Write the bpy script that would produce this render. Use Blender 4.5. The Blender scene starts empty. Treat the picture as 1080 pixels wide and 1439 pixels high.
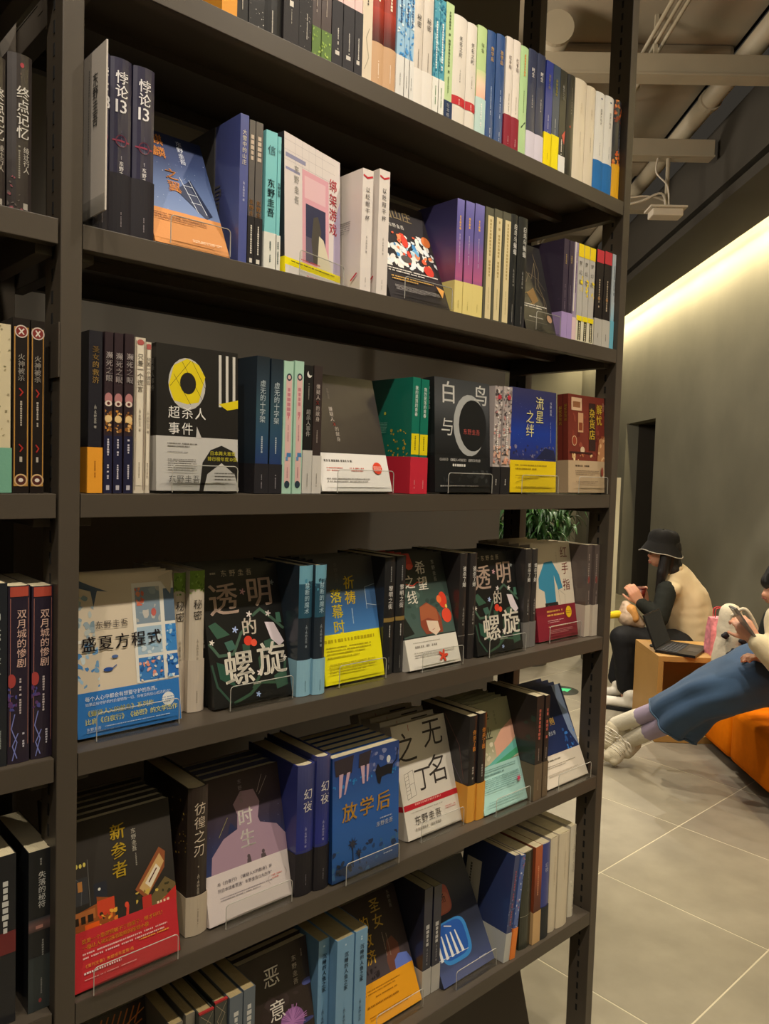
import bpy, bmesh, math, random
from mathutils import Vector, Matrix, noise
C = bpy.context.scene.collection
R = math.radians

# ------------------------------------------------------------------ camera
CAMX, CAMY, CAMZ = -0.3920, -1.0275, 0.0454
YAW, PITCH, ROLL, FPX = 0.73957, 0.055303, 0.031433, 1089.46
def setup_camera():
    cd = bpy.data.cameras.new('camera'); co = bpy.data.objects.new('camera', cd); C.objects.link(co)
    fw = Vector((math.sin(YAW)*math.cos(PITCH), math.cos(YAW)*math.cos(PITCH), -math.sin(PITCH)))
    r = Vector((math.cos(YAW), -math.sin(YAW), 0)); u = r.cross(fw)
    r2 = r*math.cos(ROLL)+u*math.sin(ROLL); u2 = -r*math.sin(ROLL)+u*math.cos(ROLL)
    m = Matrix((r2, u2, -fw)).transposed().to_4x4(); m.translation = (CAMX, CAMY, CAMZ)
    co.matrix_world = m
    cd.sensor_fit = 'VERTICAL'; cd.sensor_height = 36; cd.lens = 36*FPX/1439
    cd.clip_start = .05; cd.clip_end = 60
    bpy.context.scene.camera = co
setup_camera()

# the reading area behind the bookcase is turned against it: a runs along the far wall, b towards that wall
WD = Vector((.692, .722, 0)).normalized(); ND = Vector((WD.y, -WD.x, 0))
ANG = math.atan2(WD.y, WD.x)
def RW(a, b, z): return Vector((CAMX, CAMY, 0)) + WD*a + ND*b + Vector((0, 0, z))
FZ, CZ = -1.42, 2.6

# ------------------------------------------------------------------ world and light
def setup_world():
    sc = bpy.context.scene
    w = bpy.data.worlds.new('world'); sc.world = w; w.use_nodes = True
    w.node_tree.nodes['Background'].inputs[0].default_value = (1, .86, .68, 1)
    w.node_tree.nodes['Background'].inputs[1].default_value = .03
    sc.view_settings.view_transform = 'Standard'; sc.view_settings.look = 'None'
    sc.view_settings.gamma = 1; sc.view_settings.use_curve_mapping = False
    sc.view_settings.exposure = 0.18
setup_world()
def spot(name, loc, tgt, power, size=70, blend=.35, radius=.05, col=(1, .89, .74)):
    l = bpy.data.lights.new(name, 'SPOT'); l.energy = power; l.spot_size = R(size); l.spot_blend = blend
    l.shadow_soft_size = radius; l.color = col
    o = bpy.data.objects.new(name, l); C.objects.link(o); o.location = loc
    o.rotation_euler = (Vector(tgt)-Vector(loc)).to_track_quat('-Z', 'Y').to_euler()
    return o
def area(name, loc, tgt, power, sx, sy, col=(1, .9, .77)):
    l = bpy.data.lights.new(name, 'AREA'); l.energy = power; l.shape = 'RECTANGLE'; l.size = sx; l.size_y = sy; l.color = col
    o = bpy.data.objects.new(name, l); C.objects.link(o); o.location = loc
    o.rotation_euler = (Vector(tgt)-Vector(loc)).to_track_quat('-Z', 'Y').to_euler()
    return o
# ceiling track spots in front of the bookcase
for x, tx, p in ((-1.2, -.35, 85), (-.35, .45, 115), (.6, .15, 60), (1.35, 1.0, 110), (2.4, 1.1, 70)):
    spot('track_spot_light', (x, -1.25, 2.35), (tx, .05, -.45), p, 62, .55, .03)
# spots over the reading area
spot('reading_spot_light', RW(3.4, .4, 2.35), RW(4.4, 1.3, FZ), 165, 60, .2, .018)
spot('reading_spot_light', RW(5.4, .9, 2.35), RW(5.0, 1.6, FZ), 130, 60, .2, .018)
spot('reading_spot_light', RW(2.2, 1.5, 2.35), RW(2.9, 1.5, FZ), 155, 70, .2, .018)
spot('reading_spot_light', RW(7.2, 1.9, 2.35), RW(5.6, .8, FZ), 200, 55, .3, .03)
spot('rear_spot_light', (2.75, 1.35, 2.35), (2.5, .8, FZ), 100, 70, .4, .03)
area('shop_fill_light', (-1.5, -2.6, 2.3), (-.6, -1.2, -1.0), 14, 2.4, 2.4)  # added soft fill from the shop side, not a fixture
# fill lights without a fixture, added to brighten the concrete slab as bounce would
area('ceiling_fill_light', RW(3.0, -1.2, 1.5), RW(5.2, .6, 2.6), 75, .8, .8)
area('ceiling_fill_light', RW(6.8, -1.5, 1.5), RW(7.0, .2, 2.6), 60, .8, .8)
area('ceiling_fill_light', (-.8, -2.2, 1.7), (-.8, -1.9, 2.6), 8, .8, .8)

# ------------------------------------------------------------------ helpers
def lin(h):
    h = h.lstrip('#')
    v = [int(h[i:i+2], 16)/255 for i in (0, 2, 4)]
    return tuple((c/12.92 if c <= .04045 else ((c+.055)/1.055)**2.4) for c in v)+(1.0,)
def setp(b, **k):
    for n, v in k.items():
        b.inputs[n.replace('_', ' ')].default_value = v
MATS = {}
def mat(name, color=None, rough=.5, metal=0, bump=0, scale=60, attr=False, coat=0, coatr=.08, var=0, detail=3, spec=.5, emit=0, bscale=None, vscale=6, sheen=0):
    if name in MATS: return MATS[name]
    m = bpy.data.materials.new(name); m.use_nodes = True; nt = m.node_tree; b = nt.nodes['Principled BSDF']
    b.inputs['Roughness'].default_value = rough; b.inputs['Metallic'].default_value = metal
    b.inputs['Coat Weight'].default_value = coat; b.inputs['Coat Roughness'].default_value = coatr
    b.inputs['Specular IOR Level'].default_value = spec
    if sheen: b.inputs['Sheen Weight'].default_value = sheen
    tc = nt.nodes.new('ShaderNodeTexCoord')
    if attr:
        a = nt.nodes.new('ShaderNodeAttribute'); a.attribute_name = 'Col'; src = a.outputs['Color']
    else:
        a = nt.nodes.new('ShaderNodeRGB'); a.outputs[0].default_value = lin(color); src = a.outputs[0]
    if var:
        n = nt.nodes.new('ShaderNodeTexNoise'); n.inputs['Scale'].default_value = vscale; n.inputs['Detail'].default_value = 6
        nt.links.new(tc.outputs['Object'], n.inputs['Vector'])
        mr = nt.nodes.new('ShaderNodeMapRange'); mr.inputs['From Min'].default_value = .3; mr.inputs['From Max'].default_value = .7
        mr.inputs['To Min'].default_value = 1-var; mr.inputs['To Max'].default_value = 1+var
        nt.links.new(n.outputs['Fac'], mr.inputs['Value'])
        mx = nt.nodes.new('ShaderNodeVectorMath'); mx.operation = 'SCALE'
        nt.links.new(src, mx.inputs[0]); nt.links.new(mr.outputs[0], mx.inputs['Scale']); src = mx.outputs[0]
    nt.links.new(src, b.inputs['Base Color'])
    if emit:
        nt.links.new(src, b.inputs['Emission Color']); b.inputs['Emission Strength'].default_value = emit
    if bump:
        n = nt.nodes.new('ShaderNodeTexNoise'); n.inputs['Scale'].default_value = scale; n.inputs['Detail'].default_value = detail
        vec = tc.outputs['Object']
        if bscale:
            mp = nt.nodes.new('ShaderNodeMapping'); mp.inputs['Scale'].default_value = bscale
            nt.links.new(vec, mp.inputs['Vector']); vec = mp.outputs[0]
        nt.links.new(vec, n.inputs['Vector'])
        bp = nt.nodes.new('ShaderNodeBump'); bp.inputs['Strength'].default_value = bump; bp.inputs['Distance'].default_value = .01
        nt.links.new(n.outputs['Fac'], bp.inputs['Height']); nt.links.new(bp.outputs[0], b.inputs['Normal'])
        if coat: nt.links.new(bp.outputs[0], b.inputs['Coat Normal'])
    MATS[name] = m
    return m
def clear_mat(name, tint=(1, 1, 1, 1), refl=.9, rough=.03, base=.06):
    if name in MATS: return MATS[name]
    m = bpy.data.materials.new(name); m.use_nodes = True; nt = m.node_tree; nt.nodes.clear()
    o = nt.nodes.new('ShaderNodeOutputMaterial'); t = nt.nodes.new('ShaderNodeBsdfTransparent'); t.inputs[0].default_value = tint
    g = nt.nodes.new('ShaderNodeBsdfGlossy'); g.inputs['Roughness'].default_value = rough
    f = nt.nodes.new('ShaderNodeLayerWeight'); f.inputs[0].default_value = .5
    mt = nt.nodes.new('ShaderNodeMath'); mt.operation = 'MULTIPLY_ADD'; mt.inputs[1].default_value = refl; mt.inputs[2].default_value = base
    pw = nt.nodes.new('ShaderNodeMath'); pw.operation = 'POWER'; pw.inputs[1].default_value = 4.5
    nt.links.new(f.outputs['Facing'], pw.inputs[0]); nt.links.new(pw.outputs[0], mt.inputs[0]); mx = nt.nodes.new('ShaderNodeMixShader')
    nt.links.new(mt.outputs[0], mx.inputs[0]); nt.links.new(t.outputs[0], mx.inputs[1]); nt.links.new(g.outputs[0], mx.inputs[2])
    nt.links.new(mx.outputs[0], o.inputs[0]); MATS[name] = m
    return m
M_COVER = mat('wrapped_cover', attr=True, rough=.38, coat=.55, coatr=.12, bump=.12, scale=14, detail=2, spec=.35)
M_MATTE = mat('matte_cover', attr=True, rough=.55, bump=.03, scale=300, spec=.3)
M_PRINT = mat('printed_ink', attr=True, rough=.42, coat=.2, coatr=.15, spec=.3)
M_PAGES = mat('page_edges', '#d8cba8', rough=.8, bump=.5, scale=60, bscale=(30, .6, .6), var=.06, vscale=80)
M_METAL = mat('dark_powder_coated_steel', '#4c443a', rough=.42, bump=.04, scale=900, spec=.4, var=.03)
M_HOLE = mat('slot_shadow', '#050403', rough=.9)
M_ACRYL = clear_mat('clear_acrylic', refl=.8, base=.035, tint=(.96, .965, .96, 1))
M_ACEDGE = mat('acrylic_edge', '#b9b6ac', rough=.15, spec=.6)

def mesh_obj(name, verts, faces, m, parent=None, smooth=False, cols=None):
    me = bpy.data.meshes.new(name); me.from_pydata([tuple(v) for v in verts], [], faces)
    if m: me.materials.append(m)
    if cols:
        at = me.color_attributes.new('Col', 'FLOAT_COLOR', 'POINT'); buf = []
        for c in cols: buf += c
        at.data.foreach_set('color', buf)
    if smooth: me.polygons.foreach_set('use_smooth', [True]*len(me.polygons))
    me.update()
    o = bpy.data.objects.new(name, me); C.objects.link(o)
    if parent: o.parent = parent
    return o
def empty(name, label, cat, loc=(0, 0, 0), group=None, rot=None):
    o = bpy.data.objects.new(name, None); C.objects.link(o); o.location = loc
    if rot: o.rotation_euler = rot
    o.empty_display_size = .05
    o['label'] = label; o['category'] = cat
    if group: o['group'] = group
    return o
def tag(o, label, cat, group=None):
    o['label'] = label; o['category'] = cat
    if group: o['group'] = group
    return o
def structure(o): o['kind'] = 'structure'; return o
class MB:
    def __init__(s): s.v = []; s.f = []; s.c = []
    def add(s, v, f, c=None):
        n = len(s.v); s.v += [Vector(x) for x in v]; s.f += [tuple(i+n for i in q) for q in f]
        if c is not None: s.c += (c if isinstance(c, list) else [c]*len(v))
    def box(s, x0, x1, y0, y1, z0, z1, c=None, b=0):
        if b:
            bm = bmesh.new(); bmesh.ops.create_cube(bm, size=1)
            for v in bm.verts: v.co = Vector(((x0+x1)/2+v.co.x*(x1-x0), (y0+y1)/2+v.co.y*(y1-y0), (z0+z1)/2+v.co.z*(z1-z0)))
            bmesh.ops.bevel(bm, geom=bm.edges[:], offset=b, segments=2, affect='EDGES', profile=.6)
            bm.verts.index_update()
            s.add([v.co.copy() for v in bm.verts], [[v.index for v in f.verts] for f in bm.faces], c); bm.free(); return s
        s.add([(x, y, z) for z in (z0, z1) for y in (y0, y1) for x in (x0, x1)],
              [(0, 2, 3, 1), (4, 5, 7, 6), (0, 1, 5, 4), (2, 6, 7, 3), (0, 4, 6, 2), (1, 3, 7, 5)], c); return s
    def rbox(s, a0, a1, b0, b1, z0, z1, c=None, bev=0):   # box in the turned room frame
        t = MB().box(a0, a1, b0, b1, z0, z1, None, bev)
        s.add([RW(v.x, v.y, v.z) for v in t.v], [tuple(reversed(f)) for f in t.f], c); return s
    def tube(s, pts, r, n=10, c=None, cap=True):
        pts = [Vector(p) for p in pts]; rs = r if isinstance(r, (list, tuple)) else [r]*len(pts)
        rings = []; up = None
        for i, p in enumerate(pts):
            d = (pts[min(i+1, len(pts)-1)]-pts[max(i-1, 0)]).normalized()
            if up is None: up = Vector((0, 0, 1)) if abs(d.z) < .9 else Vector((1, 0, 0))
            x = d.cross(up).normalized(); y = x.cross(d).normalized(); up = y
            rings.append([p+(x*math.cos(2*math.pi*k/n)+y*math.sin(2*math.pi*k/n))*rs[i] for k in range(n)])
        s.loft(rings, cap, c); return s
    def loft(s, rings, cap=True, c=None):
        n = len(rings[0]); v = [p for r_ in rings for p in r_]; f = []
        for i in range(len(rings)-1):
            for k in range(n):
                k2 = (k+1) % n; f.append((i*n+k, i*n+k2, (i+1)*n+k2, (i+1)*n+k))
        if cap: f.append(tuple(reversed(range(n)))); f.append(tuple(range(len(v)-n, len(v))))
        s.add(v, f, c); return s
    def build(s, name, m, parent=None, smooth=False):
        return mesh_obj(name, s.v, s.f, m, parent, smooth, s.c if s.c else None)
def child_local(o, parent): o.parent = parent; o.matrix_parent_inverse = parent.matrix_world.inverted()

# ------------------------------------------------------------------ lettering
GL = {}
def glyph(ch, bold=0):
    k = (ch, bold)
    if k in GL: return GL[k]
    cu = bpy.data.curves.new('g', 'FONT'); cu.body = ch; cu.resolution_u = 2
    o = bpy.data.objects.new('g', cu); C.objects.link(o)
    dg = bpy.context.evaluated_depsgraph_get(); dg.update()
    me = bpy.data.meshes.new_from_object(o.evaluated_get(dg))
    v = [(q.co.x, q.co.y) for q in me.vertices]; f = [tuple(p.vertices) for p in me.polygons]
    adv = max([q[0] for q in v], default=.3)+.06
    bpy.data.objects.remove(o); bpy.data.curves.remove(cu); bpy.data.meshes.remove(me)
    if ord(ch) > 0x2000: adv = 1.0
    if bold and v:
        n = len(v); v = [(x-.013, y-.004) for x, y in v]+[(x+.013, y+.004) for x, y in v]; f = f+[tuple(i+n for i in q) for q in f]
    GL[k] = (v, f, adv); return GL[k]
# ------------------------------------------------------------------ books
# cover prints: every element is (kind, ...) in cover coordinates, u 0..1 left to right, v 0..1 bottom to top
AU = '东野圭吾'
def T(s, u, v, mm, c, d='v', b=1, gap=1.06, sx=1): return ('T', s, u, v, mm, c, d, b, gap, sx)
def SP(title, tmm, tc, v, ac=None, av=None, amm=3.2, gap=1.06, b=1, u=.5, tail='', pc=None):
    e = [T(title, u, v, tmm, tc, 'v', b, gap)]
    if av: e.append(T('[日]'+AU+' 著', u, av, amm, ac or tc, 'v', 0, .98))
    if pc: e.append(('DV', u, .13, .08, 1.6, pc))
    return e
def blobs(rnd, u0, v0, u1, v1, cols, n, mm): return ('B', u0, v0, u1, v1, cols, n, mm)
VINE = [('L', [(.02, .45), (.12, .36), (.3, .36), (.42, .5), (.55, .56)], 5, '#46604f'), ('L', [(.6, .62), (.7, .66), (.85, .58), (.98, .5)], 5, '#46604f'),
        ('L', [(.5, .1), (.62, .2), (.62, .3), (.72, .38)], 5, '#38533f'), ('L', [(.25, .02), (.45, .06), (.6, .13), (.9, .1), (.95, .25)], 5, '#38533f'),
        ('L', [(.02, .3), (.06, .15), (.2, .03)], 4, '#304a3c'), ('P', [(.03, .58), (.12, .6), (.28, .5), (.12, .48)], '#3a5a48'), ('P', [(.2, .45), (.3, .46), (.34, .4), (.24, .38)], '#42665a'),
        ('P', [(.42, .42), (.52, .42), (.5, .34), (.42, .36)], '#314d3e'), ('P', [(.08, .32), (.16, .3), (.3, .12), (.1, .2)], '#2c5040'), ('P', [(.78, .16), (.95, .2), (.95, .08), (.8, .06)], '#385645'),
        ('P', [(.7, .42), (.85, .44), (.84, .36), (.72, .34)], '#385646'), ('P', [(.9, .62), (.96, .62), (.97, .54), (.9, .55)], '#446b58'),
        ('P', [(.74, .56), (.86, .55), (.97, .4), (.9, .37), (.8, .43)], '#d9ccd2'), ('E', .5, .44, 8, 8, '#d43f2c'), ('E', .57, .42, 6, 6, '#e0553c'),
        ('F', .35, .53, 6, '#a9bbe8'), ('F', .5, .8, 6, '#c99aa0'), ('F', .55, .63, 6, '#ded2cc'), ('F', .8, .62, 6, '#ded2cc'), ('F', .05, .46, 5, '#e6ddd2'), ('F', .6, .2, 6, '#e8d9d6'), ('F', .55, .05, 5, '#9db3df'), ('F', .95, .28, 5, '#ded8cc'), ('F', .9, .85, 5, '#8a8f8c')]
ST = {}
def style(name, bg, s=(), f=(), band=None, b=(), soft=True, bulge=.0, page=None, back=None):
    # band: (v_top, colour, spine elements, front elements, back elements)
    ST[name] = dict(bg=bg, s=list(s), f=list(f), band=band, b=list(b), soft=soft, bulge=bulge, page=page, back=back)
G_, BK = 'gold', '#1c1a1b'
style('orange_r1', '#a5602a', [('DV', .5, .5, .3, 2, '#2a1c10')], band=(.42, '#e29a35', [('DV', .5, .35, .2, 2, '#6b4210')], [], []))
style('blackdots', '#191717', [('DV', .5, .95, .5, 3, '#cfc6b8'), ('DV', .5, .3, .2, 1.8, '#b9b0a2')])
style('blackspeck', '#1d1b1c', [('B', 0, 0, 1, 1, ['#8f8a86', '#5b5654', '#c9c4bd'], 60, 1.2), ('DV', .5, .9, .3, 5, '#d9d2c6')])
style('blackspeck2', '#1a1919', [('DV', .5, .9, .35, 6, '#e6e0d4'), ('DV', .4, .2, .16, 2, '#c5beb2')], bulge=.003)
style('pinkblack', '#e8b3b0', [('B', 0, .5, 1, 1, ['#f2dcd6', '#d98f92', '#f5e9e2'], 40, 4)], band=(.42, '#262122', [('R', .35, .28, .62, .32, '#d8d0c4'), ('DV', .5, .26, .1, 1.5, '#aaa295')], [], []))
style('pinkblack2', '#e6c6c0', [('B', 0, .4, 1, 1, ['#f6ece4', '#cf8a8d', '#3a2c2c'], 60, 3)], band=(.4, '#211d1e', [('B', 0, 0, 1, .38, ['#8b8480'], 16, 1.2), ('DV', .6, .3, .2, 1.6, '#cbc3b8')], [], []))
style('browngreen', '#4c3f3c', [('DV', .5, .97, .45, 4, '#d0b9a8'), ('DV', .5, .46, .12, 2, '#b5a698')], band=(.23, '#5f7a3a', [('B', 0, 0, 1, .22, ['#8fae4a', '#a9c45e'], 14, 3)], [], []))
style('pinkdark', '#e9c9c5', [('DV', .5, .95, .35, 5, '#3c3434')], band=(.5, '#29262a', [('R', .3, .1, .7, .13, '#cfc8bf'), ('DV', .55, .3, .16, 2.4, '#cfc8bf')], [], []))
style('cream_fig', '#dfd0b8', [('L', [(.3, .1), (.7, .2), (.4, .34), (.7, .42)], 1.2, '#a49a86'), ('DV', .5, .9, .3, 4, '#5c5448')])
style('redtan', '#a23524', [('G', 0, .3, 1, .62, ['#2a1714', '#6b2018', '#b03a26']), ('DV', .5, .95, .3, 5, '#f0d9c0')], band=(.35, '#c9a17a', [('DV', .5, .22, .14, 2, '#f3e2cc')], [], []), bulge=.003)
style('bluewhite', '#9cc4e0', [('B', 0, .5, 1, 1, ['#5fa3d8', '#3f8fd0', '#dfeef4'], 26, 4), ('DV', .5, .85, .25, 4, '#2c4d77'), ('B', 0, .34, 1, .5, ['#4a97d6'], 6, 4)], band=(.34, '#dcdad4', [('DV', .5, .2, .1, 1.6, '#8a8a88')], [], []))
style('mimi1', '#d9cfc2', [T('秘密', .5, .8, 11, '#2e2a28', 'v', 0, 1.1), ('DV', .5, .5, .2, 2, '#8a8077')], band=(.33, '#e3ddd4', [], [], []), bulge=.002)
style('tealwave', '#4f9fb4', [('B', 0, .32, 1, 1, ['#2f7f9d', '#86c3d0', '#1f6f95'], 40, 4), ('DV', .5, .8, .4, 4, '#e8f2f0')], band=(.32, '#e6e4da', [('DV', .5, .25, .16, 2, '#5a8a54')], [], []))
style('benge', '#bcd39b', [('DV', .5, .93, .5, 5, '#5a6a46'), ('DV', .5, .38, .14, 3, '#6f8a5c')], band=(.17, '#223457', [T('在本格', .5, .15, 8, '#e6ebf0', 'v')], [], []))
style('wuming1', '#e0d8cc', [T('无名之町', .5, .82, 9, '#2a2726', 'v', 0, 1.12), T('[日]'+AU+' 著', .5, .52, 3, '#6b655e', 'v', 0), ('R', 0, .19, 1, .27, '#bf2430'), ('DV', .5, .25, .05, 2, '#f0dcd8')], bulge=.003)
style('biye1', '#b8cf90', [('G', 0, .35, 1, .6, ['#e9b9a0', '#f0ceb4', '#c8d49a']), T('毕业', .5, .85, 9, '#3c4630', 'v', 0)], band=(.35, '#bcd6cf', [('DV', .5, .3, .2, 4, '#f0f4ee')], [], []), bulge=.002)
style('fangxue1', '#264a80', [T('放学后', .5, .86, 9, '#cda24e'), ('DV', .5, .5, .25, 2.6, '#a9bad4'), ('DV', .5, .12, .08, 2, '#b9c4d4')], bulge=.003)
style('hong1', '#ded4c8', [T('红手指', .5, .84, 8.5, '#4a2a26', 'v', 0, 1.08), ('DV', .5, .5, .16, 2, '#8f857a')], band=(.31, '#8c2030', [('DV', .5, .12, .07, 1.8, '#dcb8b4')], [], []), bulge=.002)
style('greenleaf', '#aacb92', [('DV', .5, .93, .2, 5, '#d08a48'), ('L', [(.3, .26), (.8, .32)], 3, '#2f4a2c'), ('DV', .5, .6, .2, 2, '#5f7a50')], bulge=.002)
style('shisheng1', '#232c4c', [T('时生', .5, .84, 9.5, '#e6e2dc'), T('[日]'+AU+' 著', .5, .6, 3.4, '#c9c6c8', 'v', 0)], band=(.26, '#cfc8d4', [], [], []), bulge=.002)
style('liuxing1', '#1d2f86', [T('流星之绊', .5, .88, 7.5, '#c9b46a'), ('DV', .5, .5, .2, 2, '#b8bfd8')], band=(.33, '#f0d800', [('DV', .5, .14, .06, 1.5, '#a08a10')], [], []))
style('qidao1', '#2d3f58', [T('祈祷落幕时', .5, .87, 6.8, '#e6cf20'), ('DV', .5, .5, .2, 2, '#b9c0c8')], band=(.34, '#f0dc10', [], [], []))
style('xiwang1', '#1e2020', [T('希望之线', .5, .86, 7.5, '#e6e2d8'), ('P', [(.5, .38), (1, .44), (.9, .3)], '#d05a48'), ('DV', .5, .34, .14, 3, '#e6e2d8')], band=(.18, '#e2e0d8', [], [], []))
style('blackred', '#171616', [('DV', .5, .88, .25, 3, '#6a6462'), ('F', .4, .5, 3, '#c0402c')], bulge=.003)
style('baiye', '#ddd0b9', [T('白夜行', .5, .78, 8, '#bdb09c', 'v', 0), ('DV', .5, .5, .14, 2, '#a39884')], bulge=.004)
style('shengxia1', '#e2e0da', [T('盛夏方程式', .5, .84, 7, '#2a2a30', 'v', 0), ('E', .5, .94, 3, 2, '#3b5576'), ('DV', .5, .5, .12, 2, '#8a8d90')], band=(.32, '#1f6fb4', [], [], []), bulge=.004)
style('xincan1', '#23262e', [('B', 0, .78, 1, 1, ['#c0622c', '#d8843c', '#8a3c20'], 30, 5), ('DV', .6, .7, .25, 4, '#6d7484'), ('B', 0, .36, 1, .5, ['#d8622c', '#e08a3c'], 18, 6)], band=(.36, '#e2a818', [], [], []), bulge=.005)
# second shelf
style('beilun', '#2b2840', [T('悖论', .5, .93, 18, '#e2dfe0', 'v', 1, 1.0), T('13', .06, .785, 24, '#e2dfe0', 'h', 1), ('DV', .5, .6, .1, 1, '#56526c'), ('E', .5, .535, 8, 8, '#6b2c40'), ('E', .5, .535, 6.8, 6.8, '#2b2840'), ('R', .1, .53, .9, .54, '#8c3048'), T(AU, .5, .42, 6.5, '#e2dfe0'), ('DV', .5, .45, .02, 1.5, '#aaa6b0')],
      band=(.35, '#221e24', [('DV', .5, .13, .08, 1.6, '#8c848a')], [], []), bulge=.004, soft=False)
style('qilin', '#1f2c50', [], [('G', 0, .27, 1, 1, ['#7186b0', '#5a6f9c', '#2a3a66', '#1a2547']), ('B', 0, .3, 1, .8, ['#cfd8e4', '#9aaccc'], 50, .8), ('P', [(.45, .5), (.7, .62), (.9, .34), (.8, .3)], '#1c2848'), ('L', [(.55, .62), (.7, .34)], 1, '#c9d0dc'), ('L', [(.68, .62), (.82, .34)], 1, '#c9d0dc'), ('L', [(.58, .56), (.71, .56)], .8, '#c9d0dc'), ('L', [(.61, .49), (.75, .49)], .8, '#c9d0dc'), ('L', [(.64, .42), (.78, .42)], .8, '#c9d0dc'),
      T('麒麟', .34, .97, 22, '#d98a3a', 'v', 1, 1.12), T('之翼', .44, .68, 22, '#d98a3a', 'v', 1, 1.08), T(AU, .66, .96, 11, '#c9cdd8', 'v', 0)], band=(.3, '#d08a48', [], [('D', .06, .26, .7, 2, '#8c5424', 4), ('D', .5, .08, .4, 1.6, '#f0dcc0', 2)], []))
style('daxue', '#3a3836', [T('大雪中的山庄', .5, .93, 7.5, '#a89a80', 'v', 0, 1.1), T('[日]'+AU+' 著', .5, .55, 3.6, '#8f8676', 'v', 0)], b=[T('雪', .6, .6, 50, '#55524e', 'v', 0)])
style('daxueb', '#4c5590', [T('大雪中的山庄', .5, .9, 8, '#d0c8ac', 'v', 0, 1.1), T('[日]'+AU+' 著', .5, .56, 3.8, '#c9cade', 'v', 0)], back='#232228', b=[T('雪', .5, .6, 50, '#4a484c', 'v', 0)])
style('maxi', '#5b5654', [('DV', .5, .9, .16, 7, '#c4b2a0'), T(AU, .5, .46, 8.5, '#c98a3c')], band=(.34, '#211e1f', [('DV', .5, .28, .2, 3, '#d6d0c4'), ('R', .25, .02, .75, .05, '#d6d0c4')], [], []))
style('xin', '#7cc4c8', [T('信', .5, .9, 15, '#2d4f5a', 'v', 0), T(AU, .5, .66, 14, '#1c2c34', 'v', 1, 1.05)], band=(.27, '#d9d8ce', [('DV', .5, .22, .16, 2.6, '#5c6b68')], [], []))
style('bangjia', '#2a2b30', [T('绑架游戏', .5, .88, 9, '#d9d6d0'), T(AU, .5, .45, 7, '#c9c4bd', 'v', 0)], [('R', 0, 0, 1, 1, '#d9d0cc'), ('L', [(.18, .75), (.18, 1)], .5, '#b0a8ac'), ('L', [(.3, .72), (.3, 1)], .5, '#b0a8ac'), ('L', [(.42, .78), (.42, 1)], .5, '#b0a8ac'), ('L', [(.54, .78), (.54, 1)], .5, '#b0a8ac'), ('L', [(.66, .78), (.66, 1)], .5, '#b0a8ac'), ('L', [(0, .95), (.9, .95)], .5, '#b0a8ac'), ('L', [(0, .88), (.9, .88)], .5, '#b0a8ac'), ('L', [(0, .81), (.8, .81)], .5, '#b0a8ac'),
      ('R', .02, .83, .36, .86, '#8a8aa8'), ('R', .02, .74, .26, .76, '#8c8cae'), ('R', .3, .1, .78, .8, '#d9a0ac'), ('R', .34, .6, .72, .76, '#dfb8be'), ('R', .36, .13, .72, .56, '#2e3250'), ('R', .36, .13, .72, .32, '#5a5468'), ('P', [(.5, .48), (.58, .5), (.64, .4), (.62, .13), (.5, .13), (.46, .3)], '#4c4740'), ('P', [(.6, .36), (.68, .34), (.86, .1), (.56, .08)], '#d8cfb4'),
      ('P', [(.86, 0), (1, 0), (1, .7), (.88, .5)], '#b5a9c6'), T(AU, .2, .8, 13, '#8d8c86', 'v', 0, 1.25), T('绑架游戏', .86, .84, 22, '#c4424c', 'v', 1, 1.12), ('D', .28, .14, .5, 2.4, '#c9505a', 1)],
      band=(.115, '#f0e010', [], [('R', 0, 0, 1, .06, '#d8d2cc'), ('D', .1, .1, .8, 2, '#3c3a20', 1), ('D', .35, .03, .4, 1.8, '#d05a6a', 1)], []))
style('ganbei', '#e2d9d2', [('L', [(.1, .945), (.45, .93), (.9, .95)], 3, '#c82c3c'), T('以眨眼干杯', .5, .86, 10, '#3a3436', 'v', 0, 1.2), T('[日]'+AU+' 著', .5, .47, 3.8, '#7c7472', 'v', 0), ('DV', .5, .13, .08, 1.6, '#a09894')], b=[('D', .3, .6, .5, 2, '#8a8282', 6), ('L', [(.85, .1), (.95, .15)], 3, '#c82c3c')], back='#cfc4bf')
style('jiamian', '#2a2527', [], [T('假面山庄', .08, .93, 26, '#8c7a58', 'h', 0, 1.0), T(AU, .3, .77, 10, '#d9d4cc', 'h'), ('B', .02, .32, .98, .7, ['#e6e2dc', '#dfe6ea', '#f0ece4'], 60, 12), ('B', .05, .35, .95, .68, ['#d9462e', '#e0603c', '#e88a5a'], 22, 9), ('B', .3, .4, .7, .65, ['#6fb0dc', '#4a90cc', '#a9d0e6'], 14, 7), ('E', .8, .35, 13, 12, '#cf3a28'), ('E', .9, .66, 12, 12, '#e07a3c'), ('E', .5, .6, 9, 14, '#d8402c'), ('E', .45, .42, 14, 8, '#57504e'),
      ('D', .08, .3, .85, 3, '#e6e0d6', 2), ('D', .1, .22, .7, 3, '#d9a850', 2), ('D', .1, .13, .75, 1.8, '#9a9490', 4), ('P', [(.82, .2), (.95, .17), (.88, .09)], '#e0a050')])
style('yanxia', '#5c5690', [('G', 0, 0, 1, 1, ['#3f438c', '#4a4a92', '#b8608c', '#9c5c94', '#6c62a4', '#6762a8', '#7d78ba']), ('DV', .5, .86, .12, 5, '#d9a850'), ('DV', .5, .7, .25, 2.6, '#b9a8c4')], band=(.29, '#e3d184', [('DV', .5, .12, .07, 1.6, '#a8964c')], [], []), b=[('G', 0, 0, 1, 1, ['#2c2c4c', '#5a3c5c', '#8c4a64', '#54406c', '#3c3860', '#332f52'])])
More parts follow.
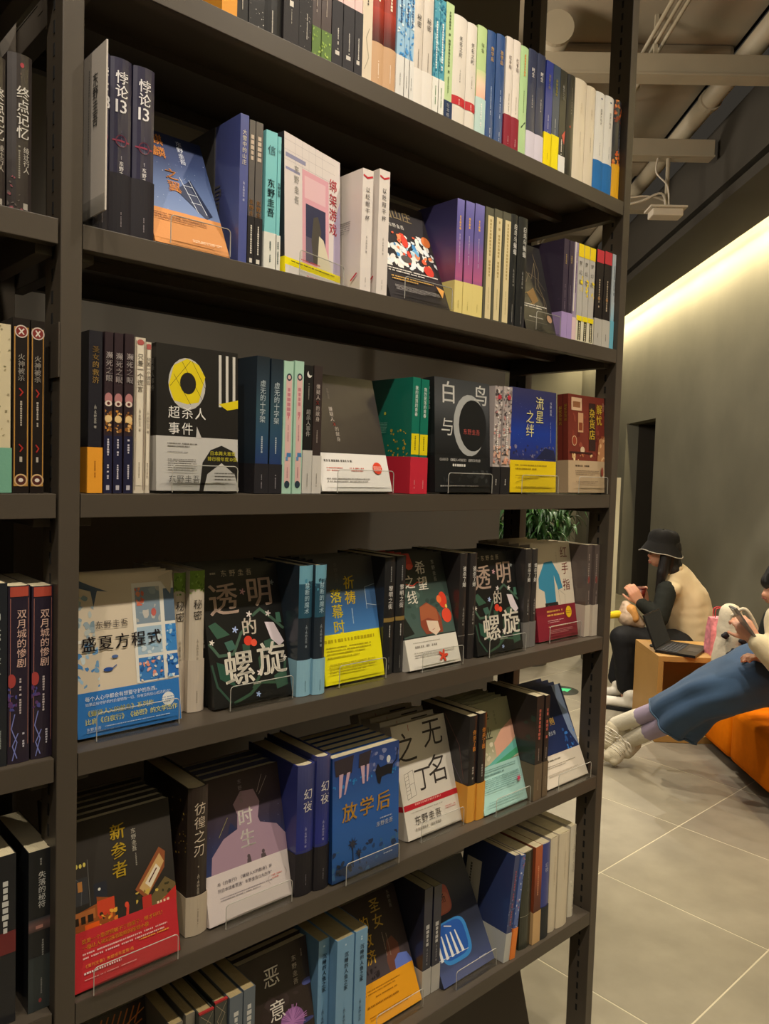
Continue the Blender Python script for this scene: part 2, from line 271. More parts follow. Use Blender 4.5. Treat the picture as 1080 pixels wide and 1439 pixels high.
style('creamy', '#5c5a4c', [('R', .28, .02, 1, .93, '#dfcfa0'), ('DV', .66, .9, .5, 6, '#b09a64'), ('DV', .66, .3, .2, 2, '#a89868')])
style('bianfu', '#202224', [T('白鸟与蝙蝠', .6, .92, 12.5, '#dcdad4', 'v', 1, 1.02), T('[日]'+AU+' 著', .5, .52, 4.5, '#b4b2ac', 'v', 0), ('DV', .5, .2, .16, 2.4, '#8c8a86')], bulge=.003)
style('shike', '#1d1b1c', [], [('L', [(.1, .5), (.3, .7), (.5, .6), (.7, .8), (.6, .5), (.8, .4), (.75, .2)], 1, '#8a7a5c'), ('L', [(.05, .6), (.3, .55), (.45, .66), (.7, .62), (.9, .5)], .8, '#7c7060'), ('L', [(.7, .9), (.8, .7), (.7, .55), (.85, .35), (.8, .2)], 1, '#8a7a5c'), ('L', [(.1, .4), (.4, .45), (.55, .35), (.3, .3)], 1, '#a08038'), ('P', [(.25, .42), (.5, .5), (.6, .36), (.4, .3)], '#7a5c34'), ('D', .05, .3, .8, 3, '#d6d2ca', 2), ('R', .05, .1, .75, .105, '#6a6662'), ('D', .15, .16, .5, 2.4, '#c9c5bd', 1), ('E', .85, .17, 9, 9, '#b08a6a')])
style('purp', '#3c3244', [('DV', .5, .85, .1, 4, '#a8925c'), ('DV', .5, .55, .25, 2, '#8c7f8c')], band=(.27, '#a892c4', [], [], []), b=[('B', 0, .3, 1, 1, ['#4a3c52'], 12, 3)], back='#2f2638')
style('lilac', '#a294ae', [('DV', .6, .9, .4, 3, '#5a4860'), ('R', 0, .3, .35, 1, '#dfd6cc')], band=(.24, '#e0c4c4', [], [], []))
style('menghuan', '#bcb8b0', [('R', 0, .87, 1, 1, '#eed020'), ('B', .5, .48, 1, .68, ['#eed020', '#f0d830'], 8, 6), T('梦幻花', .45, .83, 11, '#45413c', 'v', 0, 1.9)], band=(.27, '#e6dfc4', [('R', 0, .22, 1, .27, '#f0dc20'), ('R', .3, .02, .85, .22, '#3c3a20'), ('DV', .57, .2, .17, 4, '#e6dfc4')], [], []))
style('redtop', '#252021', [('R', 0, .87, 1, 1, '#c43c44'), ('DV', .5, .7, .3, 5, '#b8a890'), ('E', .5, .5, 5, 4, '#a07850')], band=(.29, '#b4b0a6', [('DV', .5, .14, .06, 2, '#3c3834')], [], []))
style('paleblue', '#b4bcc0', [('DV', .7, .88, .3, 3, '#3c464c'), ('G', 0, .25, 1, .5, ['#7cb4cc', '#a4c4cf', '#b4bcc0'])], band=(.3, '#6fb6cc', [], [], []))
# third shelf
style('shengnv_s', '#232229', [T('圣女的救济', .5, .91, 9.5, '#c9a258', 'v', 1, 1.08), T('[日]'+AU+' 著', .5, .55, 4, '#b9b4a8', 'v', 0)], band=(.285, '#e39a2c', [('DV', .5, .2, .1, 2, '#a8661c')], [], []))
style('binsi', '#33262b', [('R', 0, 0, 1, .36, '#23233c'), T('濒死之眼', .55, .88, 10, '#dcd0cc'), ('E', .5, .59, 5.5, 8, '#b07878'), ('E', .5, .56, 5, 4, '#d9c8b8'), ('E', .5, .56, 2.2, 2.2, '#5c2c2c'), ('B', .1, .38, .9, .52, ['#c98a3c', '#e0b070', '#8a5a2c'], 22, 3), ('E', .5, .465, 5, 5, '#e0c088'), ('DV', .5, .34, .1, 3, '#c9c4cc'), ('DV', .5, .18, .09, 2.6, '#c9c4cc'), ('R', .3, .02, .7, .05, '#b8b4bc')], soft=True)
style('huangyan', '#cfc4b0', [('R', .2, .05, .8, .95, '#ded4c0'), ('R', .06, .02, .12, .98, '#7c6a5c'), ('R', .88, .02, .94, .98, '#7c6a5c'), ('E', .5, .97, 5, 4, '#b05a54'), T('只差一个谎言', .5, .9, 9, '#5c5448', 'v', 0, 1.0), T('[日]'+AU+' 著', .5, .55, 4, '#8c8070', 'v', 0), ('DV', .5, .2, .1, 1.8, '#8c8070')])
style('chaosha', '#22201e', [T('超杀人事件', .5, .9, 9, '#d9d6ce')], [('E', .36, .74, 30, 38, '#bcb8b0'), ('P', [(.14, .72), (.2, .62), (.36, .6), (.5, .62), (.58, .8), (.5, .88), (.36, .915), (.2, .86)], '#d9c41c'), ('L', [(.2, .8), (.4, .6)], .6, '#2a2824'), ('L', [(.3, .89), (.56, .62)], .6, '#2a2824'), ('L', [(.16, .72), (.4, .9)], .6, '#2a2824'), ('L', [(.42, .9), (.6, .7)], .6, '#2a2824'), ('E', .37, .745, 13, 16, '#22201e'),
      ('R', .75, .6, .785, .97, '#c9c5bc'), ('R', .84, .6, .875, .97, '#c9c5bc'), ('R', .93, .6, .965, .97, '#c9c5bc'), ('P', [(.75, .62), (.86, .58), (1, .6), (1, .66)], '#d9c41c'), T('超杀人', .13, .585, 19, '#e2dfd8', 'h', 0, 1.12), T('事件', .13, .475, 19, '#e2dfd8', 'h', 0, 1.12)],
      band=(.375, '#bdbab4', [('DV', .5, .2, .1, 1.6, '#77736c')], [('P', [(.5, 0), (.54, .2), (.64, .29), (.78, .325), (.92, .29), (1, .2), (1, 0)], '#23211f'), ('P', [(.55, 0), (.6, .12), (.78, .2), (.95, .12), (1, .02), (1, 0)], '#bdbab4'), ('P', [(.46, .37), (.53, .37), (.47, .45)], '#bdbab4'), T('日本两大推理', .63, .285, 7, '#d9cf40', 'h', 1), T('排行榜年度10强', .6, .245, 7, '#d9cf40', 'h', 1), ('D', .12, .33, .36, 2, '#6a665f', 2), ('D', .12, .27, .36, 1.2, '#6a665f', 1), ('D', .12, .22, .34, 1.6, '#6a665f', 6), T(AU, .12, .11, 12, '#4c4944', 'h', 0), ('D', .68, .13, .26, 2.4, '#57534c', 3)], []), back='#1c1a1a')
style('xuwu', '#23303c', [('G', 0, .2, 1, 1, ['#26386a', '#2c4a66', '#33505c', '#2c3c48', '#20282e']), T('虚无的十字架', .5, .83, 11, '#bcc8cc', 'v', 0, 1.02), ('DV', .5, .42, .12, 3, '#aab4bc')], band=(.22, '#242226', [('DV', .5, .14, .1, 2, '#8c888c')], [], []), back='#141a20')
style('mint', '#a9cdb8', [('R', .25, .08, .85, .87, '#d9b4ae'), ('E', .55, .88, 5.2, 6, '#2f3c48'), ('E', .55, .88, 3, 3.4, '#d9b4ae'), ('E', .55, .07, 5.2, 6, '#2f3c48'), ('DV', .55, .8, .2, 7, '#c07c84'), ('P', [(.5, .58), (.64, .6), (.52, .55)], '#c0485c'), ('DV', .55, .52, .12, 2, '#a87880'), ('R', .45, .28, .9, .31, '#4a7cae'), ('R', .35, .25, .6, .28, '#5f8fb8'), ('DV', .55, .2, .08, 2, '#a87880')])
style('chaosha_s', '#201f1e', [('E', .55, .93, 5, 5.5, '#d9d6ce'), ('E', .68, .945, 4.4, 5, '#201f1e'), ('DV', .5, .86, .12, 2, '#8c8880'), T('超杀人事件', .5, .66, 9, '#e6e3dc', 'v', 1, 1.0)], band=(.34, '#c2bfb8', [('DV', .5, .16, .1, 1.8, '#8a867e')], [], []))
style('xian_s', '#3a302e', [T('嫌疑人', .5, .86, 8.5, '#bcb0a8', 'v', 0), T('X', .28, .735, 8.5, '#b84038', 'h'), T('的献身', .5, .69, 8.5, '#bcb0a8', 'v', 0), ('DV', .5, .5, .1, 2.4, '#9a8f88')], band=(.3, '#cac5bd', [('DV', .5, .16, .1, 1.8, '#8a867e')], [], []))
style('xian', '#2f2725', [], [T('嫌疑人', .3, .72, 9, '#b9aea6', 'v', 0), T('X', .3, .59, 8.5, '#b03830', 'h'), T('的献身', .34, .55, 9, '#a89e96', 'v', 0), T(AU, .3, .88, 5, '#6a605c', 'v', 0)],
      band=(.32, '#dedad4', [], [('D', .08, .265, .62, 5, '#6c6864', 1), ('D', .1, .2, .22, 2.4, '#c9685c', 2), ('D', .42, .2, .2, 2.4, '#c9685c', 2), ('D', .08, .11, .6, 2.6, '#8a8680', 2), ('E', .82, .2, 11, 11, '#d8442c'), ('D', .765, .215, .12, 2, '#f0dcd0', 2)], []))
style('teal', '#12705c', [T('我的晃荡的青春', .5, .93, 8, '#e6ece4', 'v', 0, 1.02), ('R', 0, .34, 1, .52, '#e3cf18'), ('DV', .5, .5, .12, 3, '#5a5410')], band=(.32, '#c4283a', [('DV', .5, .12, .07, 1.6, '#e6a8a8')], [], []), b=[('B', .55, .3, .95, .56, ['#c9a838', '#a88c2c'], 26, 4), ('E', .1, .97, 8, 5, '#a4b42c'), ('E', .5, .7, 3, 3, '#b9b43c'), ('D', .15, .62, .4, 1.6, '#6fa08c', 8)], back='#0f5a4c')
style('bainiao', '#1f2021', [T('白鸟与蝙蝠', .5, .93, 9, '#b9b6b0', 'v', 0), ('R', 0, .34, 1, .5, '#2a2b2c')], [('G', 0, .33, 1, 1, ['#1c1d1e', '#2a2c2e', '#4a4c4e', '#3c3e40']), ('E', .62, .6, 48, 62, '#a5a6a4'), ('E', .68, .6, 42, 52, '#1d1e1f'), T('白', .1, .98, 46, '#dedcd6', 'h', 1), T('鸟', .69, .98, 44, '#dedcd6', 'h', 1), T('与', .1, .66, 38, '#c9c7c1', 'h', 0), T(AU, .5, .57, 12, '#b0524c', 'h', 0), ('P', [(.3, .14), (.4, .3), (.5, .2), (.45, .12)], '#3a3c3e')],
      band=(.325, '#191a1b', [], [T('《白夜行》《嫌疑人X的献身》《解忧杂货店》', .05, .3, 6.2, '#cfccc6', 'h', 1, .98), ('D', .3, .25, .35, 6, '#cfccc6', 1), ('B', .05, .08, .95, .2, ['#2c2d2e', '#3a3b3c'], 16, 8), ('D', .08, .06, .84, 3, '#a9a6a0', 1)], []))
style('floral', '#b4a8a4', [('B', 0, .28, 1, 1, ['#dcd4cc', '#8c7c7c', '#4c4444', '#c98f8a', '#5c5a60'], 90, 4), ('E', .6, .9, 6, 5, '#b83c48'), ('B', 0, .28, 1, .45, ['#d8967c', '#e0b49c'], 16, 6), ('DV', .5, .72, .34, 4, '#efe8e0')], band=(.255, '#252324', [('DV', .5, .14, .05, 3, '#c9c5bd')], [], []))
style('liuxing', '#202c6c', [T('流星之绊', .5, .9, 8, '#b9a45c')], [('G', 0, .3, 1, 1, ['#2c3060', '#23388c', '#1f3c98', '#28347a', '#2f3468', '#38385e']), ('B', .05, .32, .95, .46, ['#3c4070', '#5c5c84', '#7c7898', '#2c2c50'], 40, 5), ('P', [(.55, .33), (.75, .44), (.95, .42), (1, .33)], '#232848'), ('B', 0, .4, 1, .9, ['#9aa6d0'], 20, .7), T('流星', .62, .94, 30, '#d9cf90', 'v', 0, 1.0), T('之绊', .41, .8, 30, '#d9cf90', 'v', 0, 1.0), T(AU, .87, .9, 7, '#c9ccd8', 'v', 0, 1.15), ('DV', .87, .7, .2, 2, '#8c94bc')],
      band=(.31, '#e3c514', [], [('D', .1, .27, .75, 4, '#a48c20', 1), ('D', .1, .235, .45, 4, '#9a8218', 1), ('D', .1, .17, .8, 2.4, '#b09a24', 2), ('L', [(.1, .1), (.4, .14), (.8, .17), (.95, .16)], .8, '#5c5010'), ('D', .1, .06, .8, 2, '#b09a24', 1)], []))
style('jieyou', '#6f2c22', [T('解忧杂货店', .3, .88, 9, '#c9a23c', 'v', 1, 1.0), ('R', .5, 0, .56, 1, '#4c1c18'), T('解忧杂货店', .78, .9, 8, '#c9a23c', 'v', 1, 1.0)], [('B', .1, .3, 1, .9, ['#7c3428', '#5c241c', '#8c4434'], 24, 8), ('R', .08, .84, .36, .97, '#c9a888'), ('R', .12, .87, .32, .93, '#8c5c3c'), ('R', .26, .62, .4, .82, '#b88c68'), ('R', .28, .64, .38, .72, '#7c3c24'), ('E', .16, .53, 10, 12, '#c4a07c'), ('E', .16, .53, 8, 10, '#8c3c28'), ('E', .38, .44, 9, 8, '#c9b090'), ('R', .04, .4, .66, .42, '#3c1c18'), ('B', .05, .32, .65, .4, ['#c9a070', '#e0c090', '#a86c44'], 14, 5), ('R', .56, .44, .74, .93, '#33201c'), ('P', [(.78, .3), (1, .3), (1, .6), (.84, .56)], '#b07c54'), ('B', .78, .32, 1, .6, ['#d9b080', '#8c4c30'], 14, 6), T('杂货店', .64, .88, 25, '#d9b83c', 'v', 1, 1.02), T('解忧', .84, .93, 25, '#d9b83c', 'v', 1, 1.05), T(AU, .95, .95, 5, '#c9a890', 'v', 0)],
      band=(.33, '#b09878', [], [('D', .18, .285, .5, 5, '#4c3c2c', 1), ('D', .18, .23, .65, 2.2, '#6a5844', 3), ('D', .18, .12, .6, 2, '#6a5844', 2), ('E', .9, .22, 5, 11, '#8c4434')], []))
# fourth shelf
style('shengxia', '#c9c2b4', [('R', 0, .3, 1, 1, '#b4b4b0'), ('B', 0, .36, 1, .7, ['#7fa0bc', '#a9c0d0'], 14, 6)], [('R', 0, 0, 1, 1, '#cdbfa8'), ('B', .0, .3, .22, .58, ['#6f9cc4', '#9cbcd4', '#c9d6d8', '#4c84bc'], 26, 6), ('B', 0, .6, .2, .95, ['#93a4ac', '#b4bcb8', '#7c929c'], 18, 7), ('R', 0, .58, .2, .6, '#e0dcd0'), ('P', [(0, .94), (.18, .9), (.2, .8), (.24, .9), (.34, .89), (.2, .93), (.08, .97)], '#4c5c70'), ('R', .57, .28, 1, .93, '#d9d6cc'),
      ('R', .6, .66, .85, .9, '#7c8c98'), ('R', .89, .66, 1, .88, '#5c7084'), ('R', .6, .46, .85, .64, '#9cb4c4'), ('R', .89, .46, 1, .64, '#3c80c0'), ('R', .6, .29, .85, .44, '#3c78b8'), ('R', .89, .29, 1, .44, '#2c68b0'), ('B', .6, .66, .85, .9, ['#b9b4ac', '#8c9ca4', '#a8a8a4'], 10, 7), ('B', .6, .78, .7, .9, ['#c8644a', '#d88a68'], 8, 5), ('E', .78, .73, 4, 6, '#b85c54'), ('B', .6, .46, .85, .6, ['#5c94c4', '#c4d0d4', '#8cb0c8', '#d9d4c4'], 20, 5), ('B', .88, .46, 1, .64, ['#2468b4', '#a4c4dc', '#d9dcd8', '#4c94d0'], 14, 4), ('B', .6, .29, .85, .44, ['#d98c78', '#d9d0c8', '#5ca0d4', '#2c5c9c', '#8cb8d8', '#e0a898'], 34, 4), ('B', .88, .29, 1, .44, ['#1f5ca8', '#7cb0dc', '#d9e0e0'], 14, 4),
      ('E', .3, .4, 7, 3, '#2c4c8c'), ('E', .37, .475, 5, 2.4, '#4c6494'), ('L', [(.33, .4), (.38, .42)], 1.4, '#2c4c8c'), ('P', [(.84, .96), (1, 1), (.96, .84)], '#b9ae98'), T(AU, .2, .71, 12, '#4c4440', 'h', 0, 1.05), T('盛夏方程式', .06, .62, 23, '#2a2426', 'h', 1, 1.08)],
      band=(.275, '#2c6fb4', [('R', 0, 0, 1, 1, '#2a5f9c')], [T('每个人心中都会有想要守护的东西。', .07, .25, 7.2, '#dfe6ee', 'h', 0, .98), T('如果这份守护的代价是牺牲一切，你有没有信心抵达终点？', .07, .212, 5.2, '#cfdae8', 'h', 0, .98), T('《嫌疑人X的献身》系列作', .06, .165, 9, '#e3dc8c', 'h', 1, .98), T('比肩《白夜行》《秘密》的文学杰作', .06, .115, 9, '#e3dc8c', 'h', 1, .98), ('E', .87, .15, 10, 10, '#dcdcd8'), ('D', .81, .165, .12, 1.8, '#6c86a8', 3), T(AU, .07, .06, 5, '#dfe6ee', 'h', 1), ('D', .24, .055, .68, 1.8, '#b4c8e0', 1), ('D', .07, .035, .45, 1.8, '#b4c8e0', 1)], []))
style('mimi', '#c9bdaa', [('R', 0, .87, 1, 1, '#6c8c34'), ('B', 0, .84, 1, .98, ['#567428', '#88a84c'], 22, 3), T('秘密', .5, .8, 16, '#332e2a', 'v', 0, 1.12), T('[日]'+AU+' 著', .5, .52, 4.2, '#7c7264', 'v', 0)], band=(.37, '#c2b5a4', [('DV', .5, .15, .08, 1.6, '#8f8474')], [], []), bulge=.004, soft=False)
style('touming', '#1a1a19', [('DV', .5, .8, .4, 7, '#8c887e')], VINE+[('D', .12, .955, .1, 4, '#a49a88', 1), T(AU, .25, .97, 12, '#b9ab94', 'h', 0, 1.35), T('透', .06, .885, 57, '#c4aa98', 'h', 1, 1), T('明', .54, .91, 54, '#c4aa98', 'h', 1, 1), T('的', .43, .61, 31, '#d9cdbc', 'h', 1, 1), T('螺', .15, .39, 60, '#e3dccc', 'h', 1, 1), T('旋', .58, .42, 59, '#e3dccc', 'h', 1, 1), ('D', .5, .13, .16, 2, '#b9b0a0', 1)], back='#141414')
style('jinduan', '#26303a', [('R', 0, .85, 1, 1, '#6fa4b8'), ('R', 0, .6, 1, .86, '#2c5468'), ('B', 0, .8, 1, .9, ['#4c8ca4', '#2c4c5c'], 12, 5), T('禁断的魔术', .5, .87, 10.5, '#b4d0dc', 'v', 0, 1.04), T('[日]'+AU+' 著', .5, .55, 5, '#a4b0b8', 'v', 0)], band=(.28, '#8cb8cc', [('DV', .5, .12, .08, 1.6, '#5c7c8c')], [], []), bulge=.004, soft=False)
style('qidao', '#3c3a38', [('R', 0, .3, 1, 1, '#343434')], [('G', 0, .33, 1, 1, ['#4c80b8', '#3f70a8', '#345c8c', '#3c4850', '#3c3a38', '#383634']), ('R', .82, .56, 1, .74, '#3c5c84'), ('L', [(.82, .56), (.82, .74), (1, .76)], .8, '#b4c4d0'), ('L', [(.82, .6), (1, .58)], .8, '#b4c4d0'), T('祈祷', .55, .85, 27, '#d9b822', 'v', 1, 1.06), T('落幕时', .31, .75, 27, '#d9c422', 'v', 1, 1.06), T(AU, .35, .96, 9, '#57544e', 'v', 0), ('DV', .56, .58, .12, 2.4, '#9cb4c8')],
      band=(.39, '#e6dc12', [], [('D', .04, .35, .85, 7.4, '#b4a410', 1), ('D', .06, .29, .75, 2.8, '#a89a1c', 3), ('D', .06, .215, .6, 3, '#a89a1c', 1), ('D', .06, .16, .8, 2.6, '#a89a1c', 4)], []))
style('liming', '#242425', [('DV', .5, .92, .12, 3, '#8c8c8a'), T('黎明之街', .5, .76, 11, '#d9d6d0'), ('R', 0, .45, 1, .485, '#8c7440'), ('DV', .5, .42, .1, 3, '#b9b6b0'), ('DV', .5, .15, .1, 2, '#7c7a76')], bulge=.003)
style('xiwang', '#2a302c', [('R', 0, .3, 1, 1, '#1f2422'), ('B', 0, .3, 1, .9, ['#33403a'], 10, 5)], [('G', 0, .27, 1, 1, ['#4a5c54', '#465a54', '#3f544c', '#34403a', '#2a2c28', '#2b2a26']), ('B', 0, .3, 1, .75, ['#3c5048', '#54685f', '#33443e'], 30, 10), ('P', [(0, 1), (.35, 1), (.4, .88), (.3, .85), (.15, .92), (0, .93)], '#a8342a'), ('E', .32, .88, 9, 6, '#c4503c'), ('E', .85, .56, 12, 17, '#d9422c'), ('E', .88, .42, 14, 15, '#e04c34'), ('E', .78, .57, 7, 8, '#e8703c'), ('E', .9, .5, 3, 4, '#e8c45c'), ('E', .05, .63, 4, 6, '#d0604a'), ('P', [(.38, .52), (.34, .36), (.42, .28), (.75, .28), (.76, .4), (.68, .5), (.52, .555)], '#8a4430'), ('P', [(.38, .52), (.36, .4), (.5, .42), (.7, .38), (.7, .48), (.54, .545)], '#a45c3c'), ('P', [(.46, .4), (.68, .38), (.7, .3), (.6, .26), (.48, .31)], '#dcc4ac'), ('L', [(.55, .31), (.6, .32)], 1, '#b0584c'), ('P', [(0, .48), (.06, .46), (.2, .3), (0, .28)], '#22241f'),
      T('希望', .52, .93, 30, '#dcd6c8', 'v', 1, 1.08), T('之线', .27, .81, 29, '#dcd6c8', 'v', 1, 1.1), T(AU, .78, .93, 10, '#a8a496', 'v', 0, 1.2), ('L', [(.2, .73), (.32, .71), (.42, .74), (.5, .73)], 2, '#d0503c')],
      band=(.26, '#d9d4c8', [], [('D', .12, .225, .6, 2, '#a49e92', 1), ('D', .12, .195, .5, 5, '#9a948a', 1), ('D', .12, .14, .78, 2, '#a49e92', 3), ('F', .65, .08, 14, '#d9482f')], []))
style('shashi', '#2f2b2a', [T('谁杀了她', .5, .88, 11, '#e3e0d9', 'v', 1, 1.0), T('[日]'+AU+' 著', .5, .5, 4.8, '#bdb9b2', 'v', 0), ('R', 0, .23, 1, .235, '#8c8882')], bulge=.003, back='#141212')
style('shashib', '#33302f', [T('谁杀了她', .5, .86, 11, '#dcd9d2', 'v', 1, 1.0), T('[日]'+AU+' 著', .5, .5, 4.6, '#b4b0aa', 'v', 0)], band=(.26, '#6f6c69', [], [], []), bulge=.002, back='#151313')
style('hong', '#cfc2ac', [('DV', .5, .85, .3, 7, '#8a6a58')], [('R', 0, 0, 1, 1, '#d2c6b2'), ('P', [(.3, .8), (.5, .81), (.66, .66), (.72, .52), (.6, .5), (.52, .66), (.52, .38), (.26, .38), (.25, .5), (.12, .54), (.13, .64)], '#3c88a8'), ('P', [(.24, .38), (.56, .38), (.58, .3), (.24, .28)], '#2c2826'), ('B', .28, .29, .54, .37, ['#d9d4c8'], 10, 1.4), ('L', [(.6, .5), (.62, .36), (.6, .3)], .6, '#3c3430'), ('L', [(.62, .5), (.76, .44), (.74, .32)], .5, '#3c3430'), T('红手指', .82, .96, 30, '#6c2a26', 'v', 0, 1.32), T(AU, .62, .9, 6, '#b4a898', 'v', 0)],
      band=(.345, '#7c1f2c', [('R', 0, 0, 1, 1, '#741c28'), ('DV', .5, .2, .1, 2, '#c49c94')], [('D', .25, .3, .5, 5, '#d9a44c', 1), ('D', .25, .26, .5, 5, '#d9a44c', 1), ('E', .8, .26, 12, 14, '#e3b81c'), ('D', .72, .275, .15, 2.4, '#8a5c10', 2), ('D', .25, .2, .4, 2.2, '#cf9c98', 2), ('D', .25, .14, .68, 3, '#d0a078', 1), ('D', .25, .1, .6, 1.8, '#b87c78', 3)], []))
style('greyb', '#5c504b', [('DV', .4, .9, .3, 5, '#9a8c84'), ('E', .5, .62, 4, 9, '#8c4a44'), ('DV', .6, .5, .2, 3, '#a4968e')], band=(.345, '#c4b8a8', [], [], [('R', .02, .1, .2, .24, '#8c857a')]), back='#544944')
# fifth shelf
style('xincan', '#26231f', [('R', 0, 0, 1, 1, '#2c2924')], [('G', 0, .3, 1, 1, ['#33302a', '#2e2b27', '#34302c', '#383430', '#2e2a27']), ('R', .0, .5, .17, .66, '#3a3a3c'), ('L', [(.18, .48), (.18, .76)], .8, '#6c6a66'), ('L', [(.02, .7), (.12, .62), (.1, .5)], .8, '#5c5c5c'), ('E', .08, .735, 2, 3, '#d9c860'), ('E', .115, .733, 2, 3, '#d9c860'), ('E', .15, .735, 2, 3, '#d9c860'), ('R', .22, .5, .34, .6, '#2a2c33'), ('E', .27, .56, 2, 2, '#d9d4c4'), ('R', .08, .58, .12, .64, '#b07840'),
      ('P', [(0, .3), (.4, .32), (.4, .48), (.24, .52), (.24, .48), (0, .45)], '#8c4c24'), ('R', .24, .4, .4, .49, '#c4442a'), ('R', .0, .4, .22, .46, '#a86434'), ('R', .02, .385, .07, .43, '#2a2018'), ('R', .09, .385, .13, .43, '#2a2018'), ('R', .15, .385, .2, .43, '#2a2018'), ('R', .12, .345, .25, .375, '#d8581c'), ('B', .25, .3, .42, .42, ['#d8762c', '#c43c24', '#e0a43c', '#3c2c20'], 22, 4), ('P', [(0, .28), (.36, .28), (.36, .32), (0, .33)], '#4c6038'), ('R', .1, .23, .33, .29, '#a48c70'), ('L', [(.12, .22), (.17, .29)], 1.6, '#e6e0d4'), ('L', [(.2, .22), (.25, .29)], 1.6, '#e6e0d4'), ('L', [(.28, .22), (.31, .28)], 1.6, '#e6e0d4'), ('L', [(.5, .3), (.52, .4)], 4, '#c43c2c'), ('E', .51, .41, 3, 4, '#d04c34'),
      ('P', [(.6, .48), (.86, .7), (.92, .66), (.9, .56), (.7, .4)], '#8c5030'), ('P', [(.64, .48), (.86, .66), (.9, .6), (.72, .42)], '#c4a068'), ('P', [(.7, .5), (.82, .6), (.86, .56), (.75, .46)], '#dcd0b8'), ('L', [(.74, .5), (.82, .57)], 2, '#5c3428'), ('P', [(.55, .28), (.9, .5), (1, .44), (1, .28)], '#6a5a38'), ('B', .6, .3, .95, .46, ['#c4a84c', '#8c7438', '#3c3824'], 20, 5), ('R', .66, .28, .75, .42, '#b4342c'), ('P', [(.74, .26), (1, .34), (1, .42), (.78, .33)], '#b8302c'), ('D', .8, .36, .18, 5, '#e0c4a4', 1), T('新参者', .47, .93, 24, '#c9a832', 'v', 1, 1.12), T(AU, .62, .87, 8, '#c4bdac', 'v', 1, 1.06), ('DV', .63, .71, .08, 2.4, '#8c867a')],
      band=(.345, '#b82a30', [('R', 0, 0, 1, 1, '#b02830')], [T('这是一个靠逻辑破不了的案子，情才可以！', .08, .3, 6.6, '#f2b43c', 'h', 1, 1.0), T('一部让人读后热泪盈眶的推理小说', .08, .262, 6.6, '#f2b43c', 'h', 1, 1.0), ('D', .08, .215, .8, 2.8, '#e3b4b0', 2), T('《周刊文春》推理榜年度第1名', .08, .15, 5.2, '#e09a3c', 'h', 0), ('D', .6, .175, .34, 2.4, '#e09a3c', 1), ('D', .08, .105, .42, 3.4, '#e6d0cc', 1), ('D', .08, .065, .62, 1.8, '#d89a98', 1)], []))
style('fanghuang', '#2b211d', [T('彷徨之刃', .55, .9, 21, '#cbbca8', 'v', 0, 1.06), ('DV', .5, .47, .02, 3, '#9c8f80'), T('[日]'+AU+' 著', .5, .42, 5.2, '#b4a898', 'v', 0)], band=(.27, '#bdae98', [('DV', .5, .18, .1, 1.6, '#8c8070')], [], []), b=[('B', .55, .5, 1, .95, ['#b4923c', '#8c7438', '#d9b84c'], 30, 2)], bulge=.005, soft=False)
style('shisheng', '#31334c', [('R', 0, .3, 1, 1, '#24263c')], [('G', 0, .3, 1, 1, ['#34406c', '#32385c', '#3c3444', '#43373a', '#3a302f']), ('B', 0, .3, 1, .75, ['#8c94b4'], 26, .7), ('P', [(.06, .28), (.1, .46), (.25, .56), (.42, .6), (.44, .7), (.4, .78), (.5, .86), (.66, .85), (.72, .75), (.68, .64), (.7, .6), (.9, .55), (1, .46), (1, .28)], '#a08494'), ('P', [(.3, .58), (.35, .66), (.42, .6)], '#2a3050'), ('P', [(.48, .28), (.5, .37), (.54, .38), (.56, .28)], '#54484c'), ('P', [(.66, .28), (.67, .37), (.72, .37), (.76, .28)], '#54484c'), ('E', .52, .385, 3, 3.4, '#54484c'), ('E', .7, .385, 3, 3.4, '#54484c'), ('L', [(.72, .8), (.84, .92)], .7, '#c9bcb0'), ('L', [(.7, .82), (.78, .94)], .7, '#c9bcb0'), ('L', [(.2, .58), (.32, .7)], .7, '#a49c60'), T('时生', .53, .74, 31, '#e3dad2', 'v', 1, 1.12), T(AU, .5, .95, 8, '#8c8284', 'v', 0, 1.3)],
      band=(.34, '#d0c4c0', [], [T('与《白夜行》《嫌疑人X的献身》并', .12, .28, 6.6, '#5c545c', 'h', 0, 1.02), T('列日本读者票选“东野圭吾12大杰作”', .12, .235, 6.4, '#5c545c', 'h', 0, 1.0), ('D', .14, .17, .62, 1.8, '#8f858a', 2), ('D', .76, .2, .13, 2.4, '#cf8078', 2), ('L', [(.73, .2), (.71, .17), (.73, .14)], .5, '#8f858a'), ('L', [(.93, .22), (.95, .19), (.93, .16)], .5, '#8f858a')], []))
style('huanye', '#333a7c', [('G', 0, .35, 1, 1, ['#2b3284', '#2f3780', '#2f3670', '#3a4070', '#474a78']), T('幻夜', .55, .82, 20, '#d9d4cc', 'v', 0, 1.1), T('[日]'+AU+' 著', .45, .53, 4.6, '#a9aacc', 'v', 0)], band=(.33, '#252225', [('DV', .5, .16, .08, 1.6, '#77727a')], [], []), bulge=.005, soft=False)
